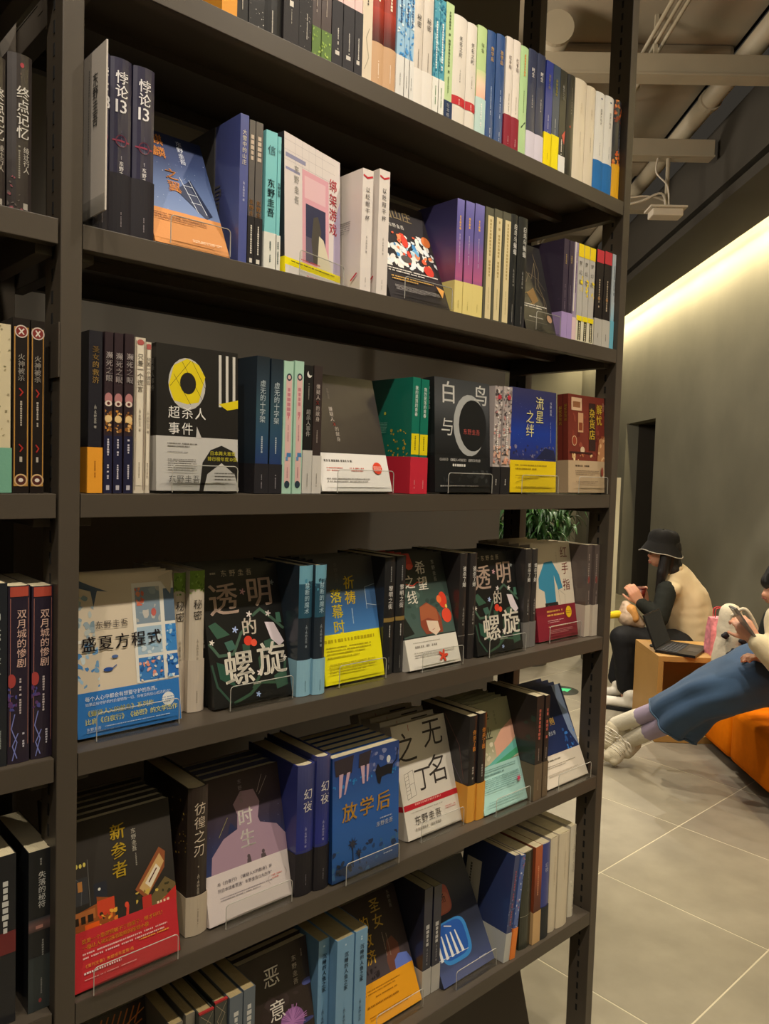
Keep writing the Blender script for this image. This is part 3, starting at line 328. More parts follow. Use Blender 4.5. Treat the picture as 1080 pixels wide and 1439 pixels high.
style('fangxue', '#1b3c70', [T('放学后', .5, .82, 9, '#b4a468', 'v', 0), ('DV', .5, .5, .2, 3, '#7c98c0')], [('G', 0, 0, 1, 1, ['#1f3c68', '#26589c', '#2a5ca4', '#2a5ca8', '#2c589c', '#2c4c90', '#2f437c']), ('B', 0, 0, 1, .25, ['#1f3050', '#26406c', '#35608c'], 24, 8), ('B', .5, .78, 1, .98, ['#5c689c', '#4a5890', '#7c84ac'], 20, 9), ('E', .83, .87, 5, 7, '#d9dcd8'), ('B', 0, .74, 1, .8, ['#2c78bc', '#3484c4'], 26, 4), ('P', [(.02, .98), (.3, .99), (.27, .85), (.04, .85)], '#383036'), ('P', [(.38, .98), (.56, .99), (.52, .87), (.37, .87)], '#383036'), ('P', [(.09, .86), (.15, .86), (.12, .68), (.09, .67)], '#c4a4b4'), ('P', [(.2, .86), (.25, .86), (.18, .69), (.16, .69)], '#c4a4b4'), ('P', [(.4, .88), (.46, .88), (.46, .73), (.43, .73)], '#c4a4b4'), ('P', [(.49, .88), (.53, .88), (.51, .74), (.49, .74)], '#c4a4b4'), ('P', [(.62, .8), (.66, .86), (.7, .82), (.82, .83), (.9, .82), (.88, .74), (.82, .75), (.72, .74), (.7, .68), (.66, .7), (.64, .76)], '#1c1c24'), ('L', [(.88, .81), (.96, .85), (.97, .94)], 2, '#1c1c24'),
      ('L', [(.3, .08), (.29, .27)], 2, '#1c2434'), ('L', [(.4, .09), (.38, .18)], 2, '#1c2434'), ('S', .29, .27, 13, '#2c3040'), ('S', .38, .18, 10, '#2c3040'), ('B', .05, .05, .3, .16, ['#1f2838', '#28344c'], 12, 7), T('放学后', .13, .62, 36, '#cf9c38', 'h', 1, 1.14), T(AU, .64, .375, 10, '#c9ccd0', 'h', 1), ('D', .7, .4, .24, 3, '#a9b4cc', 1), ('D', .76, .09, .16, 2.4, '#b4c0d0', 1)])
style('wuming', '#cfc8bc', [('DV', .5, .85, .4, 8, '#6c645c')], [('R', 0, 0, 1, 1, '#d0c9bd'), T('之', -.01, .93, 64, '#3a3430', 'h', 0, 1, 1), T('无', .52, 1.0, 62, '#3a3430', 'h', 0, 1, 1), T('名', .52, .665, 62, '#3a3430', 'h', 0, 1, 1), T('丁', .26, .6, 52, '#3a3430', 'h', 0), ('L', [(.1, .56), (.26, .58), (.26, .36), (.1, .34), (.1, .56)], .7, '#3a3430'), ('L', [(.17, .57), (.17, .35)], .7, '#3a3430'), ('L', [(.1, .53), (.17, .54)], .5, '#3a3430'), ('L', [(.1, .5), (.17, .51)], .5, '#3a3430'), ('L', [(.1, .47), (.17, .48)], .5, '#3a3430'), ('L', [(.1, .44), (.17, .45)], .5, '#3a3430'), ('L', [(.1, .41), (.17, .42)], .5, '#3a3430'), ('L', [(.1, .38), (.17, .39)], .5, '#3a3430'), ('L', [(.17, .46), (.26, .47)], .5, '#3a3430'), ('L', [(.3, .93), (.3, .98)], 1.4, '#a83434')],
      band=(.3, '#d2cbbf', [('R', 0, .84, 1, 1, '#b42430')], [('R', 0, .25, 1, .3, '#b42430'), ('D', .2, .293, .75, 5, '#d98c84', 1), ('D', .1, .225, .8, 1.8, '#a49c90', 1), T(AU, .14, .19, 19, '#4c4640', 'h', 0, 1.05), ('D', .72, .18, .2, 2, '#cf8078', 2), ('D', .14, .085, .7, 6, '#a49c90', 1)], []), bulge=.0)
style('ninan', '#232022', [T('你杀了谁', .55, .87, 11.5, '#d08838', 'v', 1, 1.04), ('DV', .5, .52, .12, 5, '#9a948c'), ('E', .5, .7, 2, 2, '#c8384c')], band=(.35, '#d89a3c', [], [], []), bulge=.002, b=[('L', [(.5, .95), (.8, .7), (.9, .4)], 1.4, '#6c4844'), ('L', [(.3, .6), (.7, .5), (.95, .3)], 1.4, '#5c5068')])
style('biye', '#8f9074', [('R', 0, 0, 1, 1, '#94967c')], [('G', 0, .42, 1, 1, ['#c4bca0', '#a8a484', '#8a8868', '#8f8c70', '#8c8a6e']), ('P', [(.5, .42), (1, .6), (1, .78), (.7, .7), (.5, .6)], '#d8a48c'), ('P', [(0, .38), (.3, .42), (1, .58), (1, .5), (.4, .36)], '#6cb8ac'), ('P', [(.1, .36), (1, .5), (1, .44), (.3, .34)], '#4ca478'), ('B', 0, .44, .5, .64, ['#d9cfb4', '#b8c098'], 12, 8), ('D', .1, .4, .7, 2, '#e3ece4', 1), T('毕业', .4, .92, 29, '#3c3c2c', 'v', 0, 1.25), T(AU, .62, .9, 7, '#5c5c48', 'v', 0, 1.2)],
      band=(.41, '#a4cdc6', [], [('D', .08, .38, .8, 2, '#6c9490', 2), ('D', .08, .34, .7, 4, '#6c9490', 1), ('D', .08, .3, .82, 2, '#6c9490', 7), ('S', .84, .22, 9, '#d03c5c'), ('D', .08, .1, .82, 2, '#7ca4a0', 2)], []))
style('thinb', '#2a2423', [('DV', .5, .87, .28, 8, '#b05c50'), ('DV', .5, .5, .12, 2.6, '#a49890')], band=(.35, '#6c5c48', [('DV', .5, .2, .1, 2, '#a8967c')], [], []), b=[('B', 0, .4, 1, .9, ['#2c3c34', '#3c4c44'], 10, 10)])
style('shouze', '#1f2848', [], [('G', 0, .3, 1, 1, ['#22305c', '#1f2a50', '#1c2440', '#232a44']), ('E', .2, .94, 14, 15, '#5c5c70'), ('P', [(.78, 1), (.95, 1), (1, .3), (.86, .5)], '#7c8ca8'), ('P', [(0, .32), (.2, .32), (.24, .5), (0, .58)], '#2c64b4'), ('B', .7, .3, .98, .55, ['#3c78c4', '#2c5494'], 16, 5), T('名侦探', .2, .82, 20, '#c48c38', 'h', 1, 1), T('的守则', .24, .68, 20, '#c9a040', 'h', 1, 1), T(AU, .3, .54, 10, '#c9ccd4', 'h', 1)],
      band=(.31, '#cfc4b4', [], [('D', .1, .265, .6, 4.5, '#6c6458', 1), ('D', .1, .21, .7, 2, '#8f8678', 2), ('D', .1, .13, .7, 2, '#a89f90', 2)], []))
# sixth shelf
style('tiger', '#1c1613', [('R', 0, 0, 1, 1, '#1c1613')], [('L', [(.45+.07*i, .86), (.52+.07*i, .97)], 2.4, '#b4642c') for i in range(7)]+[('L', [(.5, .84), (.75, .86), (.98, .93)], 2, '#c4763c'), ('L', [(.4, .74), (.6, .78), (.95, .86)], 2.4, '#b4642c')])
style('goldbook', '#7c7668', [('DV', .5, .9, .4, 6, '#3c3830')], page='#a89468', back='#5c5648')
style('redbook', '#3a3d38', [('L', [(.1, .98), (.8, .9), (.3, .8), (.9, .7), (.2, .6)], .6, '#a89c80'), ('L', [(.9, .98), (.2, .86), (.7, .76), (.1, .66)], .6, '#a89c80')], soft=False, page='#a89468')
style('slate', '#5c6670', [('DV', .5, .88, .2, 9, '#c9c9c4')], page='#b09c70')
style('eyi', '#2b211f', [('R', 0, 0, 1, 1, '#241b1a')], [('B', 0, .3, 1, .7, ['#332826', '#3c3030'], 16, 14), ('E', .95, .66, 12, 6, '#4c5490'), ('E', .12, .42, 12, 7, '#4c5490'), ('E', .86, .38, 20, 4, '#3c4074'), ('E', .68, .42, 26, 24, '#8c5c94'), ('X', .68, .42, 32, '#b47cb8'), T('恶', .32, .9, 36, '#dcd6cc', 'h', 0), T('意', .36, .64, 36, '#dcd6cc', 'h', 0), T(AU, .78, .9, 11, '#bdb4a8', 'v', 1, 1.2), ('DV', .9, .92, .05, 3, '#7c7068')])
style('renyu', '#6f9cc0', [T('沉睡的人鱼之家', .55, .88, 10, '#2a3848', 'v', 1, 1.06), ('DV', .5, .95, .02, 4, '#b4cfe0'), T('[日]'+AU, .5, .42, 7, '#33465c', 'v', 0)], bulge=.0, page='#a0926c')
style('shengnv', '#2c2422', [('R', 0, 0, 1, 1, '#241d1c')], [('G', 0, .3, 1, 1, ['#4c4448', '#433a3c', '#3a3230', '#332a26', '#2e2521']), ('P', [(.62, .3), (.6, .42), (.66, .58), (.76, .6), (.84, .52), (.82, .36)], '#6c4438'), ('P', [(.7, .28), (.72, .4), (.8, .44), (.94, .42), (1, .34), (1, .26)], '#6478c4'), ('B', .25, .33, .45, .43, ['#2a2426'], 8, 6), T('圣女', .6, .96, 28, '#c4a44c', 'v', 1, 1.08), T('的救济', .37, .85, 28, '#cfa83c', 'v', 1, 1.12), T(AU, .86, .97, 8, '#8c8478', 'v', 0, 1.1), ('DV', .62, .66, .2, 2, '#8c8070'), ('DV', .68, .64, .18, 2, '#8c8070')],
      band=(.33, '#e09a1c', [('R', 0, 0, 1, 1, '#cc8a1c')], [('D', .14, .28, .6, 2.6, '#a46c14', 2), ('D', .3, .22, .5, 2.6, '#a46c14', 1), ('D', .14, .17, .55, 4, '#a46c14', 1), ('D', .14, .09, .7, 2, '#a46c14', 2)], []))
style('mowang', '#262838', [('R', .3, .62, .7, .66, '#b4b4b4'), ('DV', .5, .61, .12, 8, '#b9b9b9'), T('[日]'+AU+' 著', .5, .45, 4.6, '#9c9ca4', 'v', 0)], band=(.25, '#b4b0a8', [], [], []), page='#8c8468', back='#16161c')
style('feiji', '#3a3f54', [('R', 0, 0, 1, 1, '#33384a')], [('G', 0, 0, 1, 1, ['#4a5480', '#3f4866', '#2c3040', '#2c2f3c', '#4c4c50', '#5c5a58']), ('RR', .36, .69, 32, 30, '#a85c54'), ('RR', .36, .66, 28, 20, '#b06c5c'), T('校场', .22, .74, 20, '#33262a', 'h', 0), ('RR', .4, .32, 48, 42, '#3c84c8'), ('RR', .38, .33, 42, 36, '#2a58a8')]+[('P', [(.08+.1*i, .2), (.13+.1*i, .2), (.13+.085*i, .4), (.11+.085*i, .4)], '#dcdcdc') for i in range(5)]+[('L', [(.02, .22), (.6, .2)], 1, '#dcdcdc'), ('L', [(.3, .47), (.42, .44)], 2, '#dcdcdc'), ('D', .74, .08, .18, 3, '#a4acc8', 1)])
style('leanblue', '#33406c', [('DV', .5, .85, .5, 5, '#9c4c5c'), ('B', 0, .3, 1, .9, ['#6c7cac', '#a8b4d0'], 16, 3)], band=(.27, '#b4b4ae', [], [], [('R', .1, .3, .4, .8, '#c9c4b4'), ('DV', .2, .75, .4, 6, '#5c5850')]), back='#232c4c')
style('leanor', '#4a64a4', [('B', 0, .3, 1, 1, ['#c9cfd8', '#2c3c6c', '#b05c64'], 30, 3)], band=(.3, '#dc7c34', [], [], []))
style('olive', '#2f3228', [('R', 0, .34, 1, .345, '#8c8c7c'), ('DV', .5, .9, .3, 4, '#57584a')], bulge=.004, b=[('R', .75, .2, .92, .34, '#b4ac98'), ('DV', .8, .32, .1, 6, '#3c3a34')], back='#131312')
style('ortan', '#8c4428', [('G', 0, .3, 1, 1, ['#4c2820', '#6c3424', '#a8502c', '#b05c34']), ('DV', .5, .8, .3, 4, '#d09068')], band=(.33, '#c4a070', [], [], []))
style('bluegr', '#2f3c84', [T('幻夜', .5, .8, 11, '#b4b8cc', 'v', 0)], band=(.34, '#2c2f30', [], [], []), bulge=.003)
style('plaincream', '#cfc3ab', [('DV', .5, .8, .3, 3, '#b8ab92')], bulge=.004)
style('wrapwhite', '#c9c2b0', [('DV', .5, .8, .3, 4, '#a49c8c'), ('B', 0, 0, 1, 1, ['#d9d2c0', '#b4ad9c'], 16, 4)], bulge=.004)
# left bay
style('zhongdian', '#332c2a', [('E', .55, .93, 2.4, 3, '#a43c44'), ('DV', .5, .88, .03, 3, '#5c4c44'), T('终点记忆', .6, .8, 16, '#cfcac2', 'v', 1, 1.0), T('绫辻行人', .75, .42, 8, '#bcb6ac', 'v', 1, 1.0), ('DV', .45, .42, .2, 2.4, '#8c867c'), ('R', .62, .02, .82, .06, '#a49e94'), ('B', 0, 0, .6, .25, ['#5c5450', '#8c4c54'], 14, 3)], bulge=.005)
style('mintcream', '#cfc2a0', [('B', 0, .3, 1, 1, ['#a49878', '#8c8464'], 30, 2)], band=(.27, '#6fa48c', [], [], []))
style('huoshen', '#1e1715', [('R', .07, .04, .14, .95, '#b48440'), ('R', .86, .04, .93, .95, '#b48440'), ('R', .14, .935, .86, .95, '#b48440'), ('R', .14, .04, .86, .055, '#b48440'), ('E', .5, .925, 8, 8, '#c9bcb0'), ('E', .5, .925, 6.6, 6.6, '#7c2c28'), ('L', [(.36, .94), (.64, .91)], 1.6, '#dcd4c8'), ('L', [(.36, .91), (.64, .94)], 1.6, '#dcd4c8'), T('火神被杀', .5, .8, 8.5, '#d0c8bc', 'v', 1, 1.02), ('L', [(.4, .6), (.6, .58), (.45, .56)], 1.6, '#a43028'), ('DV', .5, .53, .14, 2.6, '#b0a698'), ('L', [(.4, .28), (.6, .26), (.45, .24)], 1.6, '#a43028'), ('R', .42, .18, .58, .21, '#b0a698'), ('E', .5, .075, 8, 8, '#c9a878'), ('E', .5, .075, 6.2, 6.2, '#4c2420'), ('E', .5, .075, 3, 2.4, '#d9d0c4')], back='#120e0d')
style('xiongren', '#24272c', [T('凶人邸の殺人', .5, .85, 12, '#bcc0b8', 'v', 0, 1.16), ('DV', .4, .22, .14, 4, '#8c928c'), ('DV', .7, .2, .1, 2, '#8c928c')])
style('shuangyue', '#2a2230', [('R', .08, .94, .92, .995, '#b04c3c'), ('L', [(.1, .1), (.1, .93)], .5, '#c08070'), ('L', [(.92, .1), (.92, .93)], .5, '#c08070'), T('双月城的惨剧', .6, .87, 12.5, '#dcb8a8', 'v', 0, 1.02), ('DV', .55, .48, .2, 3, '#bcb0b0'), ('E', .15, .47, 5, 9, '#a84440'), ('B', 0, .3, .4, .44, ['#4c4c8c', '#5c3c6c'], 12, 4), ('L', [(.2, .02), (.4, .12), (.15, .2), (.3, .28)], 1.2, '#7c84c4'), ('L', [(.4, .03), (.2, .1), (.45, .17)], 1.2, '#7c84c4'), ('DV', .7, .17, .08, 3, '#bcb8c4')], bulge=.002)
style('hifu2', '#1f2024', [('R', 0, .42, 1, .55, '#6c2c2c'), ('DV', .6, .85, .3, 8, '#c9c9c4')])
style('shiluo', '#1d1f22', [('DV', .5, .95, .04, 3, '#8c8c88'), T('失落的秘符', .55, .87, 10, '#cfcfca', 'v', 0, 1.02), ('G', 0, .5, 1, .58, ['#4a3a38', '#6c504c', '#3a3c40']), ('R', .3, .515, .6, .535, '#b07c70'), ('DV', .6, .44, .12, 3, '#8c8c88'), ('R', 0, 0, 1, .34, '#343a3a'), ('DV', .55, .2, .1, 2, '#7c7c78'), ('E', .5, .06, 2, 3, '#8c3c3c')], bulge=.0, soft=True)

class Prints:
    """collects flat print, mapped onto one face of a book"""
    def __init__(s, w, h, place): s.w, s.h, s.place = w, h, place; s.art = MB(); s.txt = MB(); s.k = 0
    def put(s, mb, pts, faces, col, lift):
        mb.add([s.place(x/s.w, y/s.h, lift) for x, y in pts], faces, col)
    def poly(s, pts, c):
        s.k += 1; c = lin(c) if isinstance(c, str) else c
        s.put(s.art, pts, [tuple(range(len(pts)))], c, .0003+.000012*s.k)
    def grid(s, x0, y0, x1, y1, cols):     # vertical gradient of ink colours
        s.k += 1; n = len(cols)-1; m = 6; v = []; c = []; f = []
        for j in range(n+1):
            for i in range(m+1): v.append((x0+(x1-x0)*i/m, y0+(y1-y0)*j/n)); c.append(lin(cols[j]))
        for j in range(n):
            for i in range(m): a = j*(m+1)+i; f.append((a, a+1, a+m+2, a+m+1))
        s.put(s.art, v, f, c, .0003+.000012*s.k)
    def run(s, els, seed=0):
        w, h = s.w, s.h; rnd = random.Random(seed)
        for e in els:
            k = e[0]
            if k == 'R':
                x0, y0, x1, y1 = e[1]*w, e[2]*h, e[3]*w, e[4]*h; s.grid(x0, y0, x1, y1, [e[5], e[5]])
            elif k == 'G': s.grid(e[1]*w, e[2]*h, e[3]*w, e[4]*h, e[5])
            elif k in 'EFSX' or k == 'RR':
                cx, cy = e[1]*w, e[2]*h
                if k == 'E': rx, ry, c = e[3]/1000, e[4]/1000, e[5]; P = [(cx+rx*math.cos(t), cy+ry*math.sin(t)) for t in [2*math.pi*i/22 for i in range(22)]]
                elif k == 'F': r_, c = e[3]/1000, e[4]; P = [(cx+r_*(.66+.34*math.cos(5*t))*math.cos(t), cy+r_*(.66+.34*math.cos(5*t))*math.sin(t)) for t in [2*math.pi*i/30 for i in range(30)]]
                elif k == 'S': r_, c = e[3]/1000, e[4]; P = [(cx+r_*(1 if i % 2 else .35)*math.cos(t), cy+r_*(1 if i % 2 else .35)*math.sin(t)) for i, t in enumerate([2*math.pi*i/18 for i in range(18)])]
                elif k == 'X':
                    for i in range(46):
                        a = rnd.uniform(0, 6.283); r_ = e[3]/1000*rnd.uniform(.6, 1); s.line([(cx, cy), (cx+r_*math.cos(a), cy+r_*.9*math.sin(a))], .0012, e[4])
                    continue
                else:
                    rx, ry, c = e[3]/1000, e[4]/1000, e[5]; P = []
                    for i in range(28):
                        t = 2*math.pi*i/28; ct, st = math.cos(t), math.sin(t)
                        P.append((cx+rx*math.copysign(abs(ct)**.55, ct), cy+ry*math.copysign(abs(st)**.55, st)))
                s.poly([(min(max(x, .0005), w-.0005), min(max(y, .0005), h-.0005)) for x, y in P], c)
            elif k == 'P': s.poly([(u*w, v*h) for u, v in e[1]], e[2])
            elif k == 'L': s.line([(u*w, v*h) for u, v in e[1]], e[2]/1000, e[3])
            elif k == 'B':
                x0, y0, x1, y1 = e[1]*w, e[2]*h, e[3]*w, e[4]*h; r0 = e[7]/1000
                for i in range(e[6]):
                    r_ = r0*rnd.uniform(.4, 1); cx = rnd.uniform(x0, x1); cy = rnd.uniform(y0, y1); a0 = rnd.uniform(0, 6); q = rnd.uniform(.4, 1)
                    P = []
                    for j in range(9):
                        t = 2*math.pi*j/9; rr = r_*rnd.uniform(.7, 1.2); x = rr*math.cos(t); y = rr*q*math.sin(t)
                        X = cx+x*math.cos(a0)-y*math.sin(a0); Y = cy+x*math.sin(a0)+y*math.cos(a0)
                        P.append((min(max(X, x0), x1), min(max(Y, y0), y1)))
                    s.poly(P, rnd.choice(e[5]))
            elif k == 'T': s.text(e)
            elif k == 'D':      # rows of print too fine to read
                x0, y0, x1 = e[1]*w, e[2]*h, (e[1]+e[3])*w; mm = e[4]/1000
                for j in range(e[6]):
                    x = x0; y = y0-j*mm*1.9; xe = x1 if j < e[6]-1 else x0+(x1-x0)*rnd.uniform(.6, 1)
                    while x < xe:
                        l = mm*rnd.uniform(.5, .95)
                        if rnd.random() > .07: s.poly([(x, y-mm*.8), (min(x+l, xe), y-mm*.8), (min(x+l, xe), y), (x, y)], e[5])
                        x += mm*1.05
            elif k == 'DV':     # column of fine print
                cx, y, mm = e[1]*w, e[2]*h, e[4]/1000; ye = y-e[3]*h
                while y > ye:
                    hw = mm*rnd.uniform(.3, .5)
                    if rnd.random() > .08: s.poly([(cx-hw, y-mm*.85), (cx+hw, y-mm*.85), (cx+hw, y), (cx-hw, y)], e[5])
                    y -= mm*1.12
    def line(s, pts, wd, c):
        for (x0, y0), (x1, y1) in zip(pts, pts[1:]):
            d = math.hypot(x1-x0, y1-y0) or 1; nx, ny = -(y1-y0)/d*wd/2, (x1-x0)/d*wd/2; ex, ey = (x1-x0)/d*wd/3, (y1-y0)/d*wd/3
            P = [(x0-nx-ex, y0-ny-ey), (x1-nx+ex, y1-ny+ey), (x1+nx+ex, y1+ny+ey), (x0+nx-ex, y0+ny-ey)]
            s.poly([(min(max(x, .0003), s.w-.0003), min(max(y, .0003), s.h-.0003)) for x, y in P], c)
    def text(s, e):
        _, st, u, v, mm, c, d, b, gap, sx = e; m = mm/1000
        if d == 'v': m = min(m, s.w*.86)
        x, y = u*s.w, v*s.h; c = lin(c); s.k += 1
        for ch in st:
            gv, gf, adv = glyph(ch, b)
            if ch == ' ': adv = .5; 
            if d == 'v':
                ox = x-m*adv/2; oy = y-m*.88
                if ch in '[]《》“”—': step = .6
                else: step = 1
                if ch == ' ': step = .5
                y -= m*gap*step
            else:
                ox = x; oy = y-m*.88; x += m*gap*adv*sx
            if gv: s.put(s.txt, [(ox+p[0]*m*sx, oy+p[1]*m) for p in gv], gf, c, .0007+.000012*s.k)

def book_shell(t, w, z0, z1, off, th, bulge, front=True):
    """U-shaped cover: back board, spine, front board"""
    N = 6; out = [(-off, w+0), (-off, 0)]
    out = [(-off, w), (-off, bulge)] + [(-off+(t+2*off)*i/N, bulge-off-bulge*(1-(2*i/N-1)**2)) for i in range(N+1)] + [(t+off, bulge), (t+off, w)]
    ins = [(-off+th, w), (-off+th, bulge+th)] + [(-off+th+(t+2*off-2*th)*i/N, bulge-off+th-bulge*(1-(2*i/N-1)**2)) for i in range(N+1)] + [(t+off-th, bulge+th), (t+off-th, w)]
    n = len(out); V = []; F = []
    for z in (z0, z1):
        V += [(x, y, z) for x, y in out]+[(x, y, z) for x, y in ins]
    for i in range(n-1):
        F += [(i, i+1, 2*n+i+1, 2*n+i), (n+i+1, n+i, 3*n+i, 3*n+i+1), (2*n+i, 2*n+i+1, 3*n+i+1, 3*n+i), (i+1, i, n+i, n+i+1)]
    F += [(0, 2*n, 3*n, n), (n-1, 2*n-1, 4*n-1, 3*n-1)]
    return V, F
PROTO = {}
def make_book(root, sty, t, w, h, seed, show_front, simple=False):
    S = ST[sty]; bul = min(S['bulge'], t*.2); th = .0022 if not S['soft'] else .0009
    if sty in ('fangxue',): th = .002
    V, F = book_shell(t, w, 0, h, 0, th, bul)
    bc = lin(S['bg']); kc = lin(S['back']) if S['back'] else bc
    cols = [kc if (v[0] < th*1.5 and v[1] > bul+.0005) else bc for v in V]
    mesh_obj('cover', V, F, M_COVER if S['page'] is None else M_COVER, root, cols=cols)
    ins = .0025 if not S['soft'] else .0006
    pm = M_PAGES
    if S['page']: pm = mat('page_edges_'+S['page'][1:], S['page'], rough=.7, bump=.5, scale=60, bscale=(30, .6, .6), var=.06, vscale=80)
    MB().box(th, t-th, bul+th+.0005, w-ins*1.2, ins, h-ins).build('page_block', pm, root)
    if sty == 'redbook': MB().box(0, t, -.0006, .004, h-.002, h+.0006, lin('#a02c2c')).build('spine_top_strip', M_MATTE, root)
    def pf(u, v, l): return (t+l, u*w, v*h)
    def ps(u, v, l): return (u*t, bul-bul*(1-(2*u-1)**2)-l-.0001, v*h)
    def pb(u, v, l): return (-l, (1-u)*w, v*h)
    art, txt = MB(), MB()
    faces = [(ps, t, h, S['s'])]
    if show_front: faces.append((pf, w, h, S['f']))
    if S['b']: faces.append((pb, w, h, S['b']))
    for fn, ww, hh, els in faces:
        P = Prints(ww, hh, fn); P.run(els, seed)
        art.add(P.art.v, P.art.f, P.art.c); txt.add(P.txt.v, P.txt.f, P.txt.c)
    if art.v: art.build('cover_artwork', M_PRINT, root)
    if txt.v: txt.build('title_lettering', M_PRINT, root)
    if S['band']:
        vt, col, se, fe, be = S['band']; o = .0013
        V, F = book_shell(t, w-.001, .0004, vt*h, o, .0003, bul)
        bo = mesh_obj('paper_band', V, F, M_MATTE, root, cols=[lin(col)]*len(V))
        bm_ = MB()
        for fn, ww, els in ((ps, t, se), (pf, w, fe), (pb, w, be)):
            if els and (fn is not pf or show_front):
                g = (lambda fn: (lambda u, v, l: fn(u, v, l+o)))(fn)
                P = Prints(ww, h, g); P.run([scale_v(e, vt) if fn is ps else e for e in els], seed+3)
                bm_.add(P.art.v, P.art.f, P.art.c); bm_.add(P.txt.v, P.txt.f, P.txt.c)
        if bm_.v: bm_.build('band_lettering', M_PRINT, bo)
def scale_v(e, vt):
    if e[0] == 'R' and e[4] == 1: return ('R', e[1], e[2]*vt, e[3], vt, e[5])
    return e
ZS = {1: .70, 2: .35, 3: 0, 4: -.35, 5: -.70, 6: -1.05}
SHELFN = {1: 'top shelf', 2: 'second shelf', 3: 'third shelf', 4: 'fourth shelf', 5: 'fifth shelf', 6: 'lowest shelf'}
def copy_tree(o, parent=None):
    c = o.copy(); C.objects.link(c)
    if parent: c.parent = parent
    for ch in o.children: copy_tree(ch, c)
    return c
ROT_F = Matrix.Rotation(-math.pi/2, 4, 'Z')
def stand(X0, Y0, z, w, yaw, lean, label):
    e = empty('book_stand', label, 'stand', (X0, Y0, z), 'clear acrylic stands under the face-out books', rot=(0, 0, yaw))
    sw = w*.8; x0 = w*.12; y = -.017
    MB().box(x0, x0+sw, y, .06, .0004, .0024).build('base_plate', M_ACRYL, e)
    # front lip, rounded upper corners
    lip = []; r = .006; H = .042
    for i in range(5): a = math.pi-math.pi/2*i/4; lip.append((x0+r+r*math.cos(a), H-r+r*math.sin(a)))
    for i in range(5): a = math.pi/2-math.pi/2*i/4; lip.append((x0+sw-r+r*math.cos(a), H-r+r*math.sin(a)))
    P = [(x0, .0025)]+lip+[(x0+sw, .0025)]; n = len(P)
    MB().add([(a, y, b) for a, b in P]+[(a, y+.002, b) for a, b in P], [tuple(range(n)), tuple(reversed(range(n, 2*n)))]+[(i, (i+1) % n+0, (i+1) % n+n, i+n) for i in range(n)]) if 0 else None
    m = MB(); m.add([(a, y, b) for a, b in P]+[(a, y+.002, b) for a, b in P], [tuple(reversed(range(n))), tuple(range(n, 2*n))]+[(i, (i+1) % n, (i+1) % n+n, i+n) for i in range(n)])
    m.build('front_lip', M_ACRYL, e)
    ed = MB().tube([(a, y+.001, b) for a, b in P], .0007, 5); ed.build('polished_edge', M_ACEDGE, e)
    return e
def place_books():
    for i, bk in enumerate(BOOKS):
        if bk[0] == 'S':
            _, row, X, Y, t, h, sty, label, grp, w, rot = bk
            if X < 0: w = w or .14
            z = ZS[row]+.0005
            e = empty('book', label, 'book', (X, Y, z), SHELFN[row]+' books standing spine out' if X >= 0 else 'left bay books standing spine out')
            if rot: e.rotation_euler = (0, R(rot), 0); e.location.z += .0003
            make_book(e, sty, t-.0006, w or .148, h, i, False)
        else:
            _, row, X, Y, w, h, lean, t, sty, label, grp, n, clab = bk
            z = ZS[row]+.004; yaw = R(14.5) if sty == 'bangjia' else 0
            e = empty('book', label, 'book', (0, 0, 0), 'books shown face out on stands')
            base = Matrix.Translation((X, Y, z)) @ Matrix.Rotation(yaw, 4, 'Z') @ Matrix.Rotation(-R(lean), 4, 'X')
            e.matrix_world = base @ Matrix.Translation((0, t, 0)) @ ROT_F
            make_book(e, sty, t, w, h, i, True)
            short = label.replace('face-out ', '').split(',')[0].split(' ')[:11]
            stand(X, Y, ZS[row], w, yaw, lean, 'acrylic stand under the '+' '.join(short)+(' on '+SHELFN[row] if len(short) < 8 else ''))
            if n:
                step = (t+.0015)/math.cos(R(lean))
                for k in range(1, n+1):
                    if Y+step*k+h*math.sin(R(lean))+t > .318: break
                    c = copy_tree(e); dx = .002*((k*7+i*3) % 3-1)
                    c.matrix_world = Matrix.Translation((max(X+dx, .004), Y+step*k, z)) @ Matrix.Rotation(-R(lean), 4, 'X') @ Matrix.Translation((0, t, 0)) @ ROT_F
                    c['label'] = ['nearest', 'second', 'third', 'fourth', 'fifth', 'sixth'][k-1]+' '+clab
                    c['group'] = clab
                    for ch in list(c.children):     # only the top edge of a stacked copy shows
                        if ch.name.split('.')[0] in ('title_lettering', 'cover_artwork') and sty not in ('shengxia', 'biye', 'wuming', 'hong', 'tiger', 'xiwang'):
                            bpy.data.objects.remove(ch)
